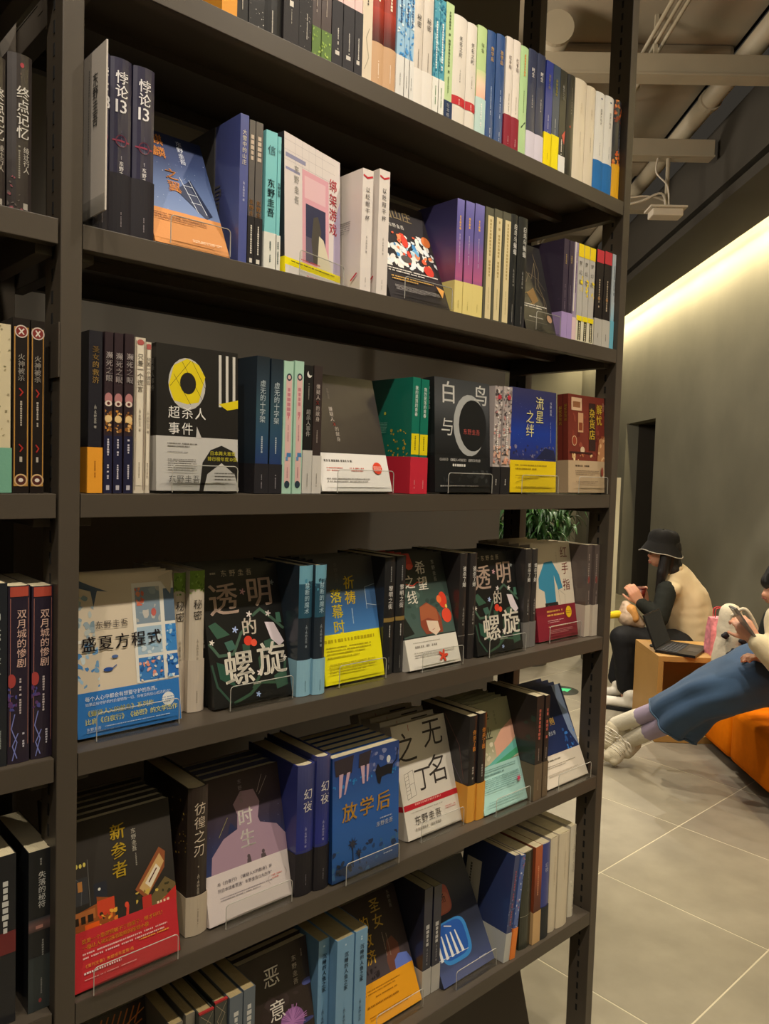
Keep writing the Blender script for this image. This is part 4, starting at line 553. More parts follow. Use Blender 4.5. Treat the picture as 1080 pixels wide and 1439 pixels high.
# ------------------------------------------------------------------ shop structure
def mod_floor():
    # 0.6 m stone tiles laid square to the bookcase, pale joints between them
    rnd = random.Random(4)
    mats = [mat('floor_stone_%d' % i, c, rough=.42, var=.12, vscale=7, bump=.06, scale=18, spec=.4) for i, c in enumerate(('#8b8472', '#878070', '#8f8875'))]
    base = structure(MB().box(-3.2, 11, -4.2, 9.5, FZ-.08, FZ-.0008).build('floor', mat('floor_joint', '#c9c0a6', rough=.8, var=.04)))
    meshes = []
    g = .0026
    for m in mats:
        o = MB().box(g, .6-g, g, .6-g, -.006, 0, None).build('tile', m); meshes.append(o.data); bpy.data.objects.remove(o)
    # joints fitted to the photograph: one corner at (2.135, .48)
    x0, y0 = 2.112-.6*8, .47-.6*7
    far = MB()
    for i in range(24):
        for j in range(23):
            x, y = x0+.6*i, y0+.6*j
            if (Vector((x+.3, y+.3))-Vector((1.5, .5))).length > 6.2 or x+.6 < -.9 or y+.6 < -1.3:
                far.box(x+g, x+.6-g, y+g, y+.6-g, FZ-.006, FZ); continue
            o = bpy.data.objects.new('tile', meshes[rnd.randrange(3)]); C.objects.link(o); o.location = (x, y, FZ); o.parent = base
    ft = far.build('distant_tiles', mats[0]); ft['kind'] = 'stuff'; ft.parent = base
mod_floor()
M_WALL = mat('grey_microcement', '#757262', rough=.75, var=.13, vscale=1.6, bump=.05, scale=4)
M_DARKWALL = mat('dark_grey_paint', '#312b20', rough=.8, var=.05)
M_CEIL = mat('painted_concrete', '#8d8069', rough=.85, var=.1, vscale=2.2, bump=.15, scale=3)
M_BEAM = mat('painted_duct_metal', '#93876f', rough=.6, var=.05)
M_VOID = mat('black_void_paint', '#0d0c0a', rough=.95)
def wall():
    # wall of the reading area, with a dark doorway
    m = MB()
    m.rbox(-3.5, 8.53, 2.7, 2.85, FZ, 2.75); m.rbox(9.64, 13, 2.7, 2.85, FZ, 2.75); m.rbox(8.53, 9.64, 2.7, 2.85, .69, 2.75)
    structure(m.build('wall_right', M_WALL))
    d = MB(); d.rbox(8.53, 9.64, 3.5, 3.6, FZ, .8); d.rbox(8.4, 8.53, 2.85, 3.6, FZ, .8); d.rbox(9.64, 9.75, 2.85, 3.6, FZ, .8); d.rbox(8.4, 9.75, 2.85, 3.6, .69, .8)
    structure(d.build('door_1', M_DARKWALL))
    structure(MB().rbox(12.2, 12.35, -6, 2.85, FZ, 4.2).build('wall_far', M_WALL))
    # bulkhead over the wall with the hidden light strip
    b = MB(); b.rbox(-3, 12.2, 2.1, 2.53, 1.93, 2.0); b.rbox(-3, 12.2, 2.1, 2.16, 2.05, 2.42); b.rbox(-3, 12.2, 2.1, 2.85, 2.42, 2.5)
    structure(b.build('ceiling_bulkhead', M_DARKWALL))
    s = MB().rbox(-2.5, 12.1, 2.535, 2.57, 1.96, 1.975)
    e = s.build('light_strip', mat('warm_led', '#ffeaba', emit=110)); tag(e, 'hidden warm light strip washing the grey wall', 'light strip')
    # partition behind the bookcase
    structure(MB().box(-3.2, 1.975, .9, 1.02, FZ, CZ).build('wall_back', mat('partition_paint', '#443f36', rough=.8, var=.05, vscale=2)))
    structure(MB().box(-3.3, -3.2, -4.3, 1.02, FZ, CZ).build('wall_left', M_WALL))
    structure(MB().box(-3.3, 2.4, -4.4, -4.25, FZ, CZ).build('wall_front', M_WALL))
    structure(MB().box(-.97, -.06, .7, .72, FZ, CZ).build('trim_1', M_DARKWALL)) if 0 else None
wall()
def ceiling():
    c = MB(); c.rbox(-5, 12.2, -7.5, 1.87, CZ, CZ+.12)
    structure(c.build('ceiling', M_CEIL))
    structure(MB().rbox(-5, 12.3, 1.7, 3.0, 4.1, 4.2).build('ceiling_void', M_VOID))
    # cast ribs of the slab
    for a in (4.75, 6.35, 8.0):
        structure(MB().rbox(a, a+.28, -6, 1.86, CZ-.07, CZ+.001, None, .03).build('ceiling_rib', M_CEIL))
    t = structure(MB().rbox(5.35, 5.5, 1.0, 1.02, CZ-.003, CZ).build('ceiling_patch', M_DARKWALL))
    for i, (a, b1) in enumerate(((5.5, 2.05), (4.42, 2.5), (6.6, 2.3), (8.2, 2.3))):
        e = empty('ceiling_beam', ['free-ended beige beam crossing the black ceiling gap', 'large beige beam nearest the upper right picture corner', 'far beige beam low behind the right post', 'farthest beige ceiling beam'][i], 'beam', RW(a, .4, 2.25), 'beige ceiling beams')
        o = MB().rbox(a, a+.1, -5, b1, 2.25, 2.37, None, .004).build('channel', M_BEAM); child_local2(o, e)
        o = MB().rbox(a-.012, a+.0, -5, b1, 2.25, 2.262).build('lower_flange', M_BEAM); child_local2(o, e)
        for b in (-3.4, -.7, 1.3):
            o = MB().rbox(a+.04, a+.06, b, b+.02, 2.37, CZ).build('hanger_rod', M_BEAM); child_local2(o, e)
    e = empty('ceiling_pipe', 'thick beige pipe running along the black ceiling gap', 'pipe', RW(4, 1.9, 2.5))
    child_local2(MB().tube([RW(1.5, 1.9, 2.5), RW(11.5, 1.9, 2.5)], .062, 16).build('pipe_run', M_BEAM, None, True), e)
    for a in (5.2, 6.9): child_local2(MB().tube([RW(a, 1.9, 2.5), RW(a+.05, 1.9, 2.5)], .072, 16).build('coupling', M_BEAM, None), e)
    e = empty('cable_conduit', 'pair of slim beige conduits left of the pipe', 'conduit', RW(4, 1.3, 2.45))
    for b in (1.27, 1.31, 1.35): child_local2(MB().tube([RW(1.5, b, 2.45), RW(8.5, b, 2.45)], .012, 8).build('conduit', M_BEAM, None, True), e)
    for a in (3.0, 5.0, 7.0): child_local2(MB().rbox(a, a+.03, 1.24, 1.38, 2.46, 2.475).build('clamp', M_BEAM), e)
    e = empty('duct', 'round beige duct end seen above the top shelf books', 'duct', RW(4.4, .75, 2.45))
    child_local2(MB().tube([RW(4.35, .74, 2.45), RW(5.9, .74, 2.45)], [.085, .085], 24).build('duct_run', M_BEAM, None, True), e)
    child_local2(MB().tube([RW(4.33, .74, 2.45), RW(4.36, .74, 2.45)], [.092, .092], 24).build('duct_rim', M_BEAM), e)
    # small device hanging from the beam
    e = empty('hanging_device', 'small off-white box hanging from a beam on a thin rod', 'device', RW(5.54, 1.75, 1.88))
    MW = mat('off_white_plastic', '#b8ac98', rough=.5)
    child_local2(MB().rbox(5.47, 5.59, 1.64, 1.85, 1.845, 1.895, None, .009).build('housing', MW), e)
    child_local2(MB().rbox(5.45, 5.61, 1.62, 1.87, 1.895, 1.908).build('mounting_plate', MW), e)
    child_local2(MB().tube([RW(5.54, 1.75, 1.9), RW(5.54, 1.75, 2.262)], .014, 8).build('rod', M_BEAM), e)
    for P, r_ in (((5.54, 1.75, 1.92), (5.5, 1.7, 2.0), (5.5, 1.55, 1.94), (5.52, 1.35, 1.91), (5.55, 1.1, 1.95), (5.56, .7, 2.15), (5.56, .5, 2.3)), .009), (((5.54, 1.77, 1.92), (5.5, 1.74, 2.05), (5.5, 1.66, 2.14), (5.54, 1.68, 2.26)), .006), (((5.54, 1.75, 1.96), (5.5, 1.6, 1.98), (5.52, 1.3, 1.96), (5.54, .9, 2.05), (5.54, .6, 2.26)), .006):
        child_local2(MB().tube(bez([RW(*q) for q in P]), r_, 6).build('cable', MW, None, True), e)
def child_local2(o, e):
    """keep world-space vertices but parent to the thing"""
    o.data.transform(Matrix.Translation(-e.location)) if not any(e.rotation_euler) else o.data.transform((Matrix.LocRotScale(e.location, e.rotation_euler, None)).inverted())
    o.parent = e; return o
def bez(P, n=6):
    P = [Vector(p) for p in P]; out = []
    for i in range(len(P)-1):
        p0, p1, p2, p3 = P[max(i-1, 0)], P[i], P[i+1], P[min(i+2, len(P)-1)]
        for k in range(n):
            t = k/n; out.append(.5*((2*p1)+(p2-p0)*t+(2*p0-5*p1+4*p2-p3)*t*t+(3*p1-p0-3*p2+p3)*t**3))
    return out+[P[-1]]
ceiling()

# ------------------------------------------------------------------ bookcase
W_, PW, DEP = 1.2872, .0275, .326
LIP = .0317
def bookcase():
    e = empty('bookcase', 'tall open bookcase of dark powder-coated steel filled with books', 'bookcase', (0, 0, FZ))
    def P(name, mb, par=e, m=M_METAL):
        o = mb.build(name, m); o.data.transform(Matrix.Translation(-e.location)); o.parent = par; return o
    ztop = 1.9
    for xi, (x0, x1) in enumerate(((-PW, 0), (W_, W_+PW))):
        for yi, (y0, y1) in enumerate(((-.001, .056), (.27, DEP))):
            po = P('post', MB().box(x0, x1, y0, y1, FZ, ztop, None, .0015))
            m = MB(); z = FZ+.1
            while z < ztop-.05:
                for xs in (x0-.0004, x1+.0004):
                    m.box(xs-.0003, xs+.0003, (y0+y1)/2-.0025, (y0+y1)/2+.0025, z, z+.016)
                z += .0285
            sl = P('slot_row', m, po, M_HOLE); sl['kind'] = 'stuff'
            f = P('foot', MB().box(x0-.004, x1+.004, y0-.004, y1+.004, FZ, FZ+.012), po)
    for bay, (xa, xb) in enumerate(((.0012, W_-.0012), (-PW-1.285, -PW-.003))):
        for zs in (.70, .35, 0, -.35, -.70, -1.05):
            m = MB()
            m.box(xa, xb, .0004, DEP-.001, zs-.0022, zs, None)
            m.box(xa, xb, 0, .0022, zs-LIP, zs, None, .0008); m.box(xa, xb, .0022, .017, zs-LIP, zs-LIP+.0018)
            m.box(xa, xb, .017, .0185, zs-LIP, zs-LIP+.009)
            m.box(xa, xb, DEP-.003, DEP-.001, zs-LIP, zs); m.box(xa, xb, DEP-.018, DEP-.003, zs-LIP, zs-LIP+.0018)
            m.box(xa, xb, .16, .18, zs-.018, zs-.0022)
            P('shelf', m)
            for x0, x1 in ((xa+.0005, xa+.022), (xb-.022, xb-.0005)):
                P('shelf_bracket', MB().box(x0, x1, .019, DEP-.019, zs-.044, zs-.0024, None, .001))
        for z in (.95, .2, -.86):
            pass
    # clips hooked over the side of the left post
    for z in (.93, .15, -.93):
        P('shelf_clip', MB().box(-PW-.0026, -PW-.0005, -.0025, .03, z, z+.07, None, .0006))
    P('foot_panel', MB().box(.0, W_, .3, .312, FZ+.01, FZ+.06)) if 0 else None
bookcase()

# books
BOOKS=[
('S', 1, 0.2049, 0.012, 0.0233, 0.215, 'orange_r1', 'orange-banded dark paperback at the left end of the top shelf', None, None, 0),
('S', 1, 0.2288, 0.012, 0.0197, 0.215, 'blackdots', 'thin black paperback right of the orange-banded one, top shelf', None, None, 0),
('S', 1, 0.2497, 0.012, 0.0278, 0.215, 'blackspeck', 'black paperback with white speckles, top shelf', None, None, 0),
('S', 1, 0.2788, 0.012, 0.0328, 0.215, 'blackspeck2', 'thick black hardback between two black paperbacks, top shelf', None, None, 0),
('S', 1, 0.3129, 0.012, 0.0271, 0.215, 'pinkblack', 'black book with white square mark and pink top, top shelf', None, None, 0),
('S', 1, 0.3415, 0.012, 0.0245, 0.215, 'pinkblack2', 'black-banded book with marbled pink top, top shelf', None, None, 0),
('S', 1, 0.3666, 0.012, 0.0181, 0.215, 'browngreen', 'left of two brown books with green lower spine, top shelf', None, None, 0),
('S', 1, 0.3853, 0.012, 0.0205, 0.215, 'browngreen', 'right of two brown books with green lower spine, top shelf', None, None, 0),
('S', 1, 0.4072, 0.012, 0.0219, 0.215, 'pinkdark', 'leftmost of three black-banded books with pale pink tops, top shelf', None, None, 0),
('S', 1, 0.4297, 0.012, 0.024, 0.215, 'pinkdark', 'middle of three black-banded books with pale pink tops, top shelf', None, None, 0),
('S', 1, 0.4543, 0.012, 0.0167, 0.215, 'pinkdark', 'rightmost of three black-banded books with pale pink tops, top shelf', None, None, 0),
('S', 1, 0.4716, 0.012, 0.0224, 0.215, 'cream_fig', 'cream paperback between black-banded and red books, top shelf', None, None, 0),
('S', 1, 0.4956, 0.012, 0.0258, 0.215, 'redtan', 'left of two red books with tan band, top shelf', None, None, 0),
('S', 1, 0.522, 0.012, 0.0281, 0.215, 'redtan', 'right of two red books with tan band, top shelf', None, None, 0),
('S', 1, 0.5507, 0.012, 0.0185, 0.215, 'bluewhite', 'leftmost of three blue and white cloud books, top shelf', None, None, 0),
('S', 1, 0.5698, 0.012, 0.0117, 0.215, 'bluewhite', 'middle of three blue and white cloud books, top shelf', None, None, 0),
('S', 1, 0.5821, 0.012, 0.01, 0.215, 'bluewhite', 'rightmost of three blue and white cloud books, top shelf', None, None, 0),
('S', 1, 0.5927, 0.012, 0.0229, 0.202, 'mimi1', 'left of two white books with two black title characters, top shelf', None, None, 0),
('S', 1, 0.6162, 0.012, 0.0254, 0.2045, 'mimi1', 'right of two white books with two black title characters, top shelf', None, None, 0),
('S', 1, 0.6422, 0.012, 0.0144, 0.2092, 'tealwave', 'left of two teal and white wave-pattern books, top shelf', None, None, 0),
('S', 1, 0.6572, 0.012, 0.0148, 0.2105, 'tealwave', 'right of two teal and white wave-pattern books, top shelf', None, None, 0),
('S', 1, 0.6726, 0.012, 0.0214, 0.213, 'benge', 'pale green book with dark blue lower label, top shelf', None, None, 0),
('S', 1, 0.6959, 0.012, 0.0375, 0.2021, 'wuming1', 'thicker of two white books with red band, top shelf', None, None, 0),
('S', 1, 0.734, 0.012, 0.0284, 0.2018, 'wuming1', 'thinner of two white books with red band, top shelf', None, None, 0),
('S', 1, 0.763, 0.012, 0.0275, 0.208, 'biye1', 'green, pink and pale blue book right of red-banded pair, top shelf', None, None, 0),
('S', 1, 0.7927, 0.012, 0.0261, 0.2104, 'fangxue1', 'left of two blue books with gold title, top shelf', None, None, 0),
('S', 1, 0.821, 0.012, 0.0267, 0.2146, 'fangxue1', 'right of two blue books with gold title, top shelf', None, None, 0),
('S', 1, 0.85, 0.012, 0.0222, 0.2204, 'hong1', 'left of two white books with dark red band, top shelf', None, None, 0),
('S', 1, 0.8728, 0.012, 0.0226, 0.2223, 'hong1', 'right of two white books with dark red band, top shelf', None, None, 0),
('S', 1, 0.896, 0.012, 0.0256, 0.2199, 'greenleaf', 'light green book right of dark-red-banded pair, top shelf', None, None, 0),
('S', 1, 0.9222, 0.012, 0.0285, 0.2241, 'shisheng1', 'left of two navy books with lavender band, top shelf', None, None, 0),
('S', 1, 0.9513, 0.012, 0.0293, 0.225, 'shisheng1', 'right of two navy books with lavender band, top shelf', None, None, 0),
('S', 1, 0.9812, 0.012, 0.0249, 0.2216, 'liuxing1', 'royal blue book with yellow band and gold title, top shelf', None, None, 0),
('S', 1, 1.0067, 0.012, 0.0254, 0.2221, 'qidao1', 'slate blue book with yellow band and yellow title, top shelf', None, None, 0),
('S', 1, 1.0327, 0.012, 0.0239, 0.2211, 'xiwang1', 'black book with short white band and white title, top shelf', None, None, 0),
('S', 1, 1.0619, 0.012, 0.0294, 0.2225, 'blackred', 'plain black book with small red flower, top shelf', None, None, 0),
('S', 1, 1.0919, 0.012, 0.0442, 0.2255, 'baiye', 'thicker of two plain cream books, top shelf', None, None, 0),
('S', 1, 1.1367, 0.012, 0.037, 0.2242, 'baiye', 'thinner of two plain cream books, top shelf', None, None, 0),
('S', 1, 1.1743, 0.012, 0.038, 0.2246, 'shengxia1', 'left of two white books with blue band, top shelf', None, None, 0),
('S', 1, 1.2129, 0.012, 0.0367, 0.2282, 'shengxia1', 'right of two white books with blue band, top shelf', None, None, 0),
('S', 1, 1.2528, 0.012, 0.0322, 0.2319, 'xincan1', 'orange and black book with yellow band beside right post, top shelf', None, None, 0),
('S', 2, 0.0204, 0.012, 0.0202, 0.2334, 'beilun', 'navy hardback partly hidden behind the white divider card', None, None, 0),
('S', 2, 0.0412, 0.012, 0.0299, 0.2326, 'beilun', 'middle of three navy hardbacks with white characters and 13', None, None, 0),
('S', 2, 0.0731, 0.012, 0.0311, 0.2323, 'beilun', 'rightmost of three navy hardbacks with white characters and 13', None, None, 0),
('F', 2, 0.1089, 0.015, 0.119, 0.219, 27.2, 0.018, 'qilin', 'face-out night-sky cover with orange title leaning on second shelf', None, 0, None),
('S', 2, 0.2378, 0.085, 0.0128, 0.2217, 'daxue', 'dark grey-spined book standing deep behind the night-sky cover', None, 0.14, 0),
('S', 2, 0.2397, 0.012, 0.0151, 0.2214, 'daxueb', 'slim blue-violet book left of the grey pair, second shelf', None, None, 0),
('S', 2, 0.2561, 0.012, 0.0102, 0.2173, 'maxi', 'left of two slim grey books with orange author name', None, None, 0),
('S', 2, 0.2675, 0.012, 0.0129, 0.2177, 'maxi', 'right of two slim grey books with orange author name', None, None, 0),
('S', 2, 0.2857, 0.012, 0.0212, 0.2117, 'xin', 'left of two turquoise books with large black author name', None, None, 0),
('S', 2, 0.3076, 0.012, 0.0067, 0.2077, 'xin', 'right turquoise book squeezed beside the pink washroom cover', None, None, 0),
('F', 2, 0.328, 0.016, 0.148, 0.222, 2.0, 0.028, 'bangjia', 'face-out pink and white washroom illustration cover with red title', None, 0, None),
('S', 2, 0.482, 0.012, 0.0245, 0.2085, 'ganbei', 'left of two white books with a red brush stroke', None, None, 0),
('S', 2, 0.5198, 0.012, 0.0254, 0.2178, 'ganbei', 'right of two white books with a red brush stroke', None, None, 0),
('F', 2, 0.5583, 0.015, 0.1553, 0.2252, 23.43, 0.018, 'jiamian', 'face-out red, white and blue splash cover leaning on second shelf', None, 0, None),
('S', 2, 0.7206, 0.012, 0.0204, 0.2182, 'yanxia', 'leftmost of three violet-to-pink books with pale yellow band', None, None, 0),
('S', 2, 0.7451, 0.012, 0.0251, 0.2197, 'yanxia', 'middle of three violet-to-pink books with pale yellow band', None, None, 0),
('S', 2, 0.7723, 0.012, 0.0279, 0.2216, 'yanxia', 'rightmost of three violet-to-pink books with pale yellow band', None, None, 0),
('S', 2, 0.8046, 0.012, 0.0242, 0.2235, 'creamy', 'leftmost of three narrow cream-yellow spines', None, None, 0),
('S', 2, 0.831, 0.012, 0.0248, 0.2258, 'creamy', 'middle of three narrow cream-yellow spines', None, None, 0),
('S', 2, 0.8581, 0.012, 0.0254, 0.2267, 'creamy', 'rightmost of three narrow cream-yellow spines', None, None, 0),
('S', 2, 0.8858, 0.012, 0.0236, 0.2291, 'bianfu', 'left of two glossy black books with bold white title, second shelf', None, None, 0),
('S', 2, 0.9118, 0.012, 0.0314, 0.2296, 'bianfu', 'right of two glossy black books with bold white title, second shelf', None, None, 0),
('F', 2, 0.9518, 0.015, 0.1081, 0.2087, 15.82, 0.016, 'shike', 'face-out black cover with gold line drawing leaning on second shelf', None, 0, None),
('S', 2, 1.0721, 0.012, 0.0191, 0.2196, 'purp', 'left of two dark purple books with lavender band', None, None, 0),
('S', 2, 1.094, 0.012, 0.0167, 0.2197, 'purp', 'right of two dark purple books with lavender band', None, None, 0),
('S', 2, 1.1134, 0.012, 0.0141, 0.2208, 'lilac', 'slim lilac book between dark purple and yellow-topped books', None, None, 0),
('S', 2, 1.1289, 0.012, 0.0214, 0.221, 'menghuan', 'leftmost of three yellow-topped grey books', None, None, 0),
('S', 2, 1.1518, 0.012, 0.0218, 0.2211, 'menghuan', 'middle of three yellow-topped grey books', None, None, 0),
('S', 2, 1.1751, 0.012, 0.0222, 0.2212, 'menghuan', 'rightmost of three yellow-topped grey books', None, None, 0),
('S', 2, 1.2032, 0.012, 0.0303, 0.2239, 'redtop', 'left of two black books with red top and grey band', None, None, 0),
('S', 2, 1.2366, 0.012, 0.0311, 0.226, 'redtop', 'right of two black books with red top and grey band', None, None, 0),
('S', 2, 1.2708, 0.012, 0.0142, 0.2264, 'paleblue', 'pale blue book at the right end of the second shelf', None, None, 0),
('S', 3, 0.0151, 0.012, 0.0185, 0.2175, 'shengnv_s', 'dark book with gold title and orange band beside left post', None, None, 0),
('S', 3, 0.0365, 0.012, 0.0119, 0.2186, 'binsi', 'leftmost of three dark books with pink and gold eye pattern', None, None, 0),
('S', 3, 0.0499, 0.012, 0.0126, 0.2186, 'binsi', 'middle of three dark books with pink and gold eye pattern', None, None, 0),
('S', 3, 0.0646, 0.012, 0.0134, 0.2197, 'binsi', 'rightmost of three dark books with pink and gold eye pattern', None, None, 0),
('S', 3, 0.0796, 0.012, 0.0153, 0.2169, 'huangyan', 'ornate cream-spined book in front, beside the eye-pattern books', None, None, 0),
('S', 3, 0.0982, 0.018, 0.0081, 0.2131, 'huangyan', 'slightly recessed ornate cream book beside its twin', None, None, 0),
('F', 3, 0.1156, 0.015, 0.1343, 0.2124, 2.25, 0.02, 'chaosha', 'face-out black and grey cover with yellow ring and white stripes', None, 0, None),
('S', 3, 0.2779, 0.012, 0.024, 0.2154, 'xuwu', 'left of two dark blue night-forest spines', None, None, 0),
('S', 3, 0.3046, 0.012, 0.0233, 0.2141, 'xuwu', 'right of two dark blue night-forest spines', None, None, 0),
('S', 3, 0.3292, 0.012, 0.0189, 0.2136, 'mint', 'left of two mint books with pink rounded labels', None, None, 0),
('S', 3, 0.3503, 0.012, 0.0186, 0.2161, 'mint', 'right of two mint books with pink rounded labels', None, None, 0),
('S', 3, 0.3704, 0.012, 0.0176, 0.2115, 'chaosha_s', 'black spine with white moon and pale band', None, None, 0),
('S', 3, 0.3894, 0.012, 0.0179, 0.2125, 'xian_s', 'brown-black spine with white and red title, pale band', None, None, 0),
('F', 3, 0.4156, 0.015, 0.1614, 0.2174, 17.93, 0.018, 'xian', 'face-out brown-black cover with white band and red dot', None, 0, None),
('S', 3, 0.6179, 0.012, 0.0206, 0.2171, 'teal', 'left of two teal, yellow and red striped spines', None, None, 0),
('S', 3, 0.6404, 0.012, 0.021, 0.2154, 'teal', 'right of two teal, yellow and red striped spines', None, None, 0),
('F', 3, 0.6897, 0.015, 0.1635, 0.224, 3.37, 0.03, 'bainiao', 'face-out thick black cover with white crescent ring, third shelf', None, 0, None),
('S', 3, 0.8544, 0.012, 0.023, 0.2238, 'floral', 'left of two grey floral spines with black base', None, None, 0),
('S', 3, 0.8821, 0.012, 0.0283, 0.225, 'floral', 'right of two grey floral spines with black base', None, None, 0),
('F', 3, 0.9187, 0.015, 0.1642, 0.2257, 2.5, 0.018, 'liuxing', 'face-out royal blue cover with gold title and yellow band', None, 0, None),
('F', 3, 1.1332, 0.015, 0.1518, 0.23, 3.06, 0.03, 'jieyou', 'face-out brick red shopfront cover with yellow title', None, 0, None),
('F', 4, 0.0168, 0.0392, 0.157, 0.2279, 10.18, 0.02, 'shengxia', 'face-out white window-illustration cover with blue band beside left post', None, 2, 'copy of the window-illustration book stacked behind it'),
('S', 4, 0.1778, 0.0759, 0.0209, 0.2229, 'mimi', 'left of two white books with green tops, fourth shelf', None, None, 0),
('S', 4, 0.1993, 0.0643, 0.0263, 0.2262, 'mimi', 'right of two white books with green tops, fourth shelf', None, None, 0),
('F', 4, 0.2346, 0.0443, 0.151, 0.2294, 15.38, 0.022, 'touming', 'left face-out black cover with big white characters and green vines', None, 3, 'copy behind the left vine cover'),
('S', 4, 0.3862, 0.0309, 0.029, 0.2263, 'jinduan', 'left of two black spines with teal tops and light blue band', None, None, 0),
('S', 4, 0.4158, 0.0247, 0.0241, 0.2264, 'jinduan', 'right of two black spines with teal tops and light blue band', None, None, 0),
('F', 4, 0.4589, 0.0452, 0.1411, 0.2293, 12.67, 0.02, 'qidao', 'face-out grey-blue cover with yellow title and bright yellow band', None, 3, 'copy behind the bright yellow banded cover'),
('S', 4, 0.6006, 0.0509, 0.0281, 0.2271, 'liming', 'left of two black spines with thin gold stripe', None, None, 0),
('S', 4, 0.6297, 0.0491, 0.0247, 0.2285, 'liming', 'right of two black spines with thin gold stripe', None, None, 0),
('F', 4, 0.655, 0.0318, 0.147, 0.2319, 17.51, 0.02, 'xiwang', 'face-out cover with red flowers and brown-haired figure, white band', None, 3, 'copy behind the red-flower cover'),
('S', 4, 0.8035, 0.0419, 0.0221, 0.226, 'shashi', 'left of two black spines with white title beside red-flower cover', None, None, 0),
('S', 4, 0.8348, 0.042, 0.0218, 0.2244, 'shashi', 'right of two black spines with white title beside red-flower cover', None, None, 0),
('F', 4, 0.8572, 0.034, 0.1559, 0.2198, 10.31, 0.022, 'touming', 'right face-out black cover with big white characters and green vines', None, 3, 'copy behind the right vine cover'),
('S', 4, 1.0137, 0.0361, 0.0248, 0.2256, 'shashib', 'left of two black spines with grey band beside blue-coat cover', None, None, 0),
('S', 4, 1.0391, 0.0355, 0.0187, 0.2245, 'shashib', 'right of two black spines with grey band beside blue-coat cover', None, None, 0),
('F', 4, 1.0826, 0.0421, 0.158, 0.2289, 9.75, 0.03, 'hong', 'face-out cream cover with blue coat figure and dark red band', None, 4, 'copy behind the blue-coat cover'),
('S', 4, 1.2424, 0.0264, 0.0205, 0.2259, 'greyb', 'left of two brown-grey books with cream band beside right post', None, None, 0),
('S', 4, 1.2635, 0.0188, 0.0205, 0.2255, 'greyb', 'right of two brown-grey books with cream band beside right post', None, None, 0),
('F', 5, 0.0056, 0.0125, 0.159, 0.2269, 12.35, 0.018, 'xincan', 'face-out black festival-street cover with bright red band', None, 5, 'copy behind the red-banded street cover'),
('S', 5, 0.1877, 0.0358, 0.0356, 0.2383, 'fanghuang', 'thick dark brown book with cream band, fifth shelf', None, 0.16, 0),
('F', 5, 0.2261, 0.032, 0.1606, 0.2247, 14.6, 0.022, 'shisheng', 'face-out mauve silhouette cover with white band', None, 3, 'copy behind the mauve silhouette cover'),
('S', 5, 0.3873, 0.0216, 0.037, 0.2306, 'huanye', 'left of two violet-blue hardbacks with black band', None, 0.16, 0),
('S', 5, 0.4249, 0.0172, 0.0308, 0.2394, 'huanye', 'right of two violet-blue hardbacks with black band', None, 0.16, 0),
('F', 5, 0.4571, 0.0111, 0.1617, 0.2259, 2.0, 0.02, 'fangxue', 'face-out blue night cover with gold title, dangling legs and cat', None, 5, 'copy behind the blue night cover'),
('F', 5, 0.6764, 0.0412, 0.1576, 0.2245, 16.76, 0.03, 'wuming', 'face-out white cover with large thin black characters, red stripe', None, 3, 'copy behind the large-character white cover'),
('S', 5, 0.8346, 0.0271, 0.0255, 0.2297, 'ninan', 'left of two black spines with orange title and orange band', None, None, 0),
('S', 5, 0.8607, 0.0234, 0.0245, 0.2317, 'ninan', 'right of two black spines with orange title and orange band', None, None, 0),
('F', 5, 0.8858, 0.0211, 0.1493, 0.2323, 18.13, 0.016, 'biye', 'face-out pale green and aqua cover with red flower stamp', None, 4, 'copy behind the aqua cover'),
('S', 5, 1.0357, 0.006, 0.0268, 0.2424, 'thinb', 'left of two slim dark spines with tan base, fifth shelf', None, None, 0),
('S', 5, 1.0723, 0.0082, 0.0165, 0.2379, 'thinb', 'right of two slim dark spines with tan base, fifth shelf', None, None, 0),
('F', 5, 1.1068, 0.0174, 0.1692, 0.2273, 24.83, 0.016, 'shouze', 'face-out navy cover with gold title and white band by right post', None, 3, 'copy behind the navy gold-titled cover'),
('F', 6, 0.008, 0.075, 0.1485, 0.228, 10.0, 0.02, 'tiger', 'black cover with orange brush stripes at the bottom left', None, 2, 'copy behind the orange-striped black cover'),
('F', 6, 0.312, 0.035, 0.147, 0.228, 13.0, 0.018, 'eyi', 'face-out dark brown cover with white title and purple flower', None, 4, 'copy behind the purple-flower cover'),
('F', 6, 0.5697, 0.0406, 0.16, 0.228, 25.0, 0.018, 'shengnv', 'face-out dark cover with gold title, woman in blue and orange band', None, 3, 'copy behind the orange-banded dark cover'),
('S', 6, 0.7337, 0.0459, 0.0238, 0.2323, 'mowang', 'left of two navy-black spines with pale band, sixth shelf', None, None, 0),
('S', 6, 0.7614, 0.0456, 0.0237, 0.2287, 'mowang', 'right of two navy-black spines with pale band, sixth shelf', None, None, 0),
('F', 6, 0.787, 0.0318, 0.165, 0.229, 29.0, 0.018, 'feiji', 'face-out navy cover with salmon sign and blue oval window', None, 0, None),
('S', 6, 0.957, 0.0115, 0.0202, 0.2386, 'leanblue', 'navy book with pale grey band tilted right, sixth shelf', None, None, 7),
('S', 6, 0.978, 0.0087, 0.0154, 0.2335, 'leanor', 'thin blue book with orange base tilted right, sixth shelf', None, None, 7),
('S', 6, 1.02, 0.0132, 0.0407, 0.229, 'olive', 'thick dark olive book with thin pale line, sixth shelf', None, None, 0),
('S', 6, 1.0613, 0.0102, 0.0266, 0.2322, 'ortan', 'orange-brown book with tan base, sixth shelf', None, None, 0),
('S', 6, 1.0885, 0.009, 0.0321, 0.2309, 'bluegr', 'blue and charcoal book, sixth shelf', None, None, 0),
('S', 6, 1.1283, 0.0124, 0.0299, 0.231, 'plaincream', 'narrow plain cream book next to the blue and charcoal one', None, None, 0),
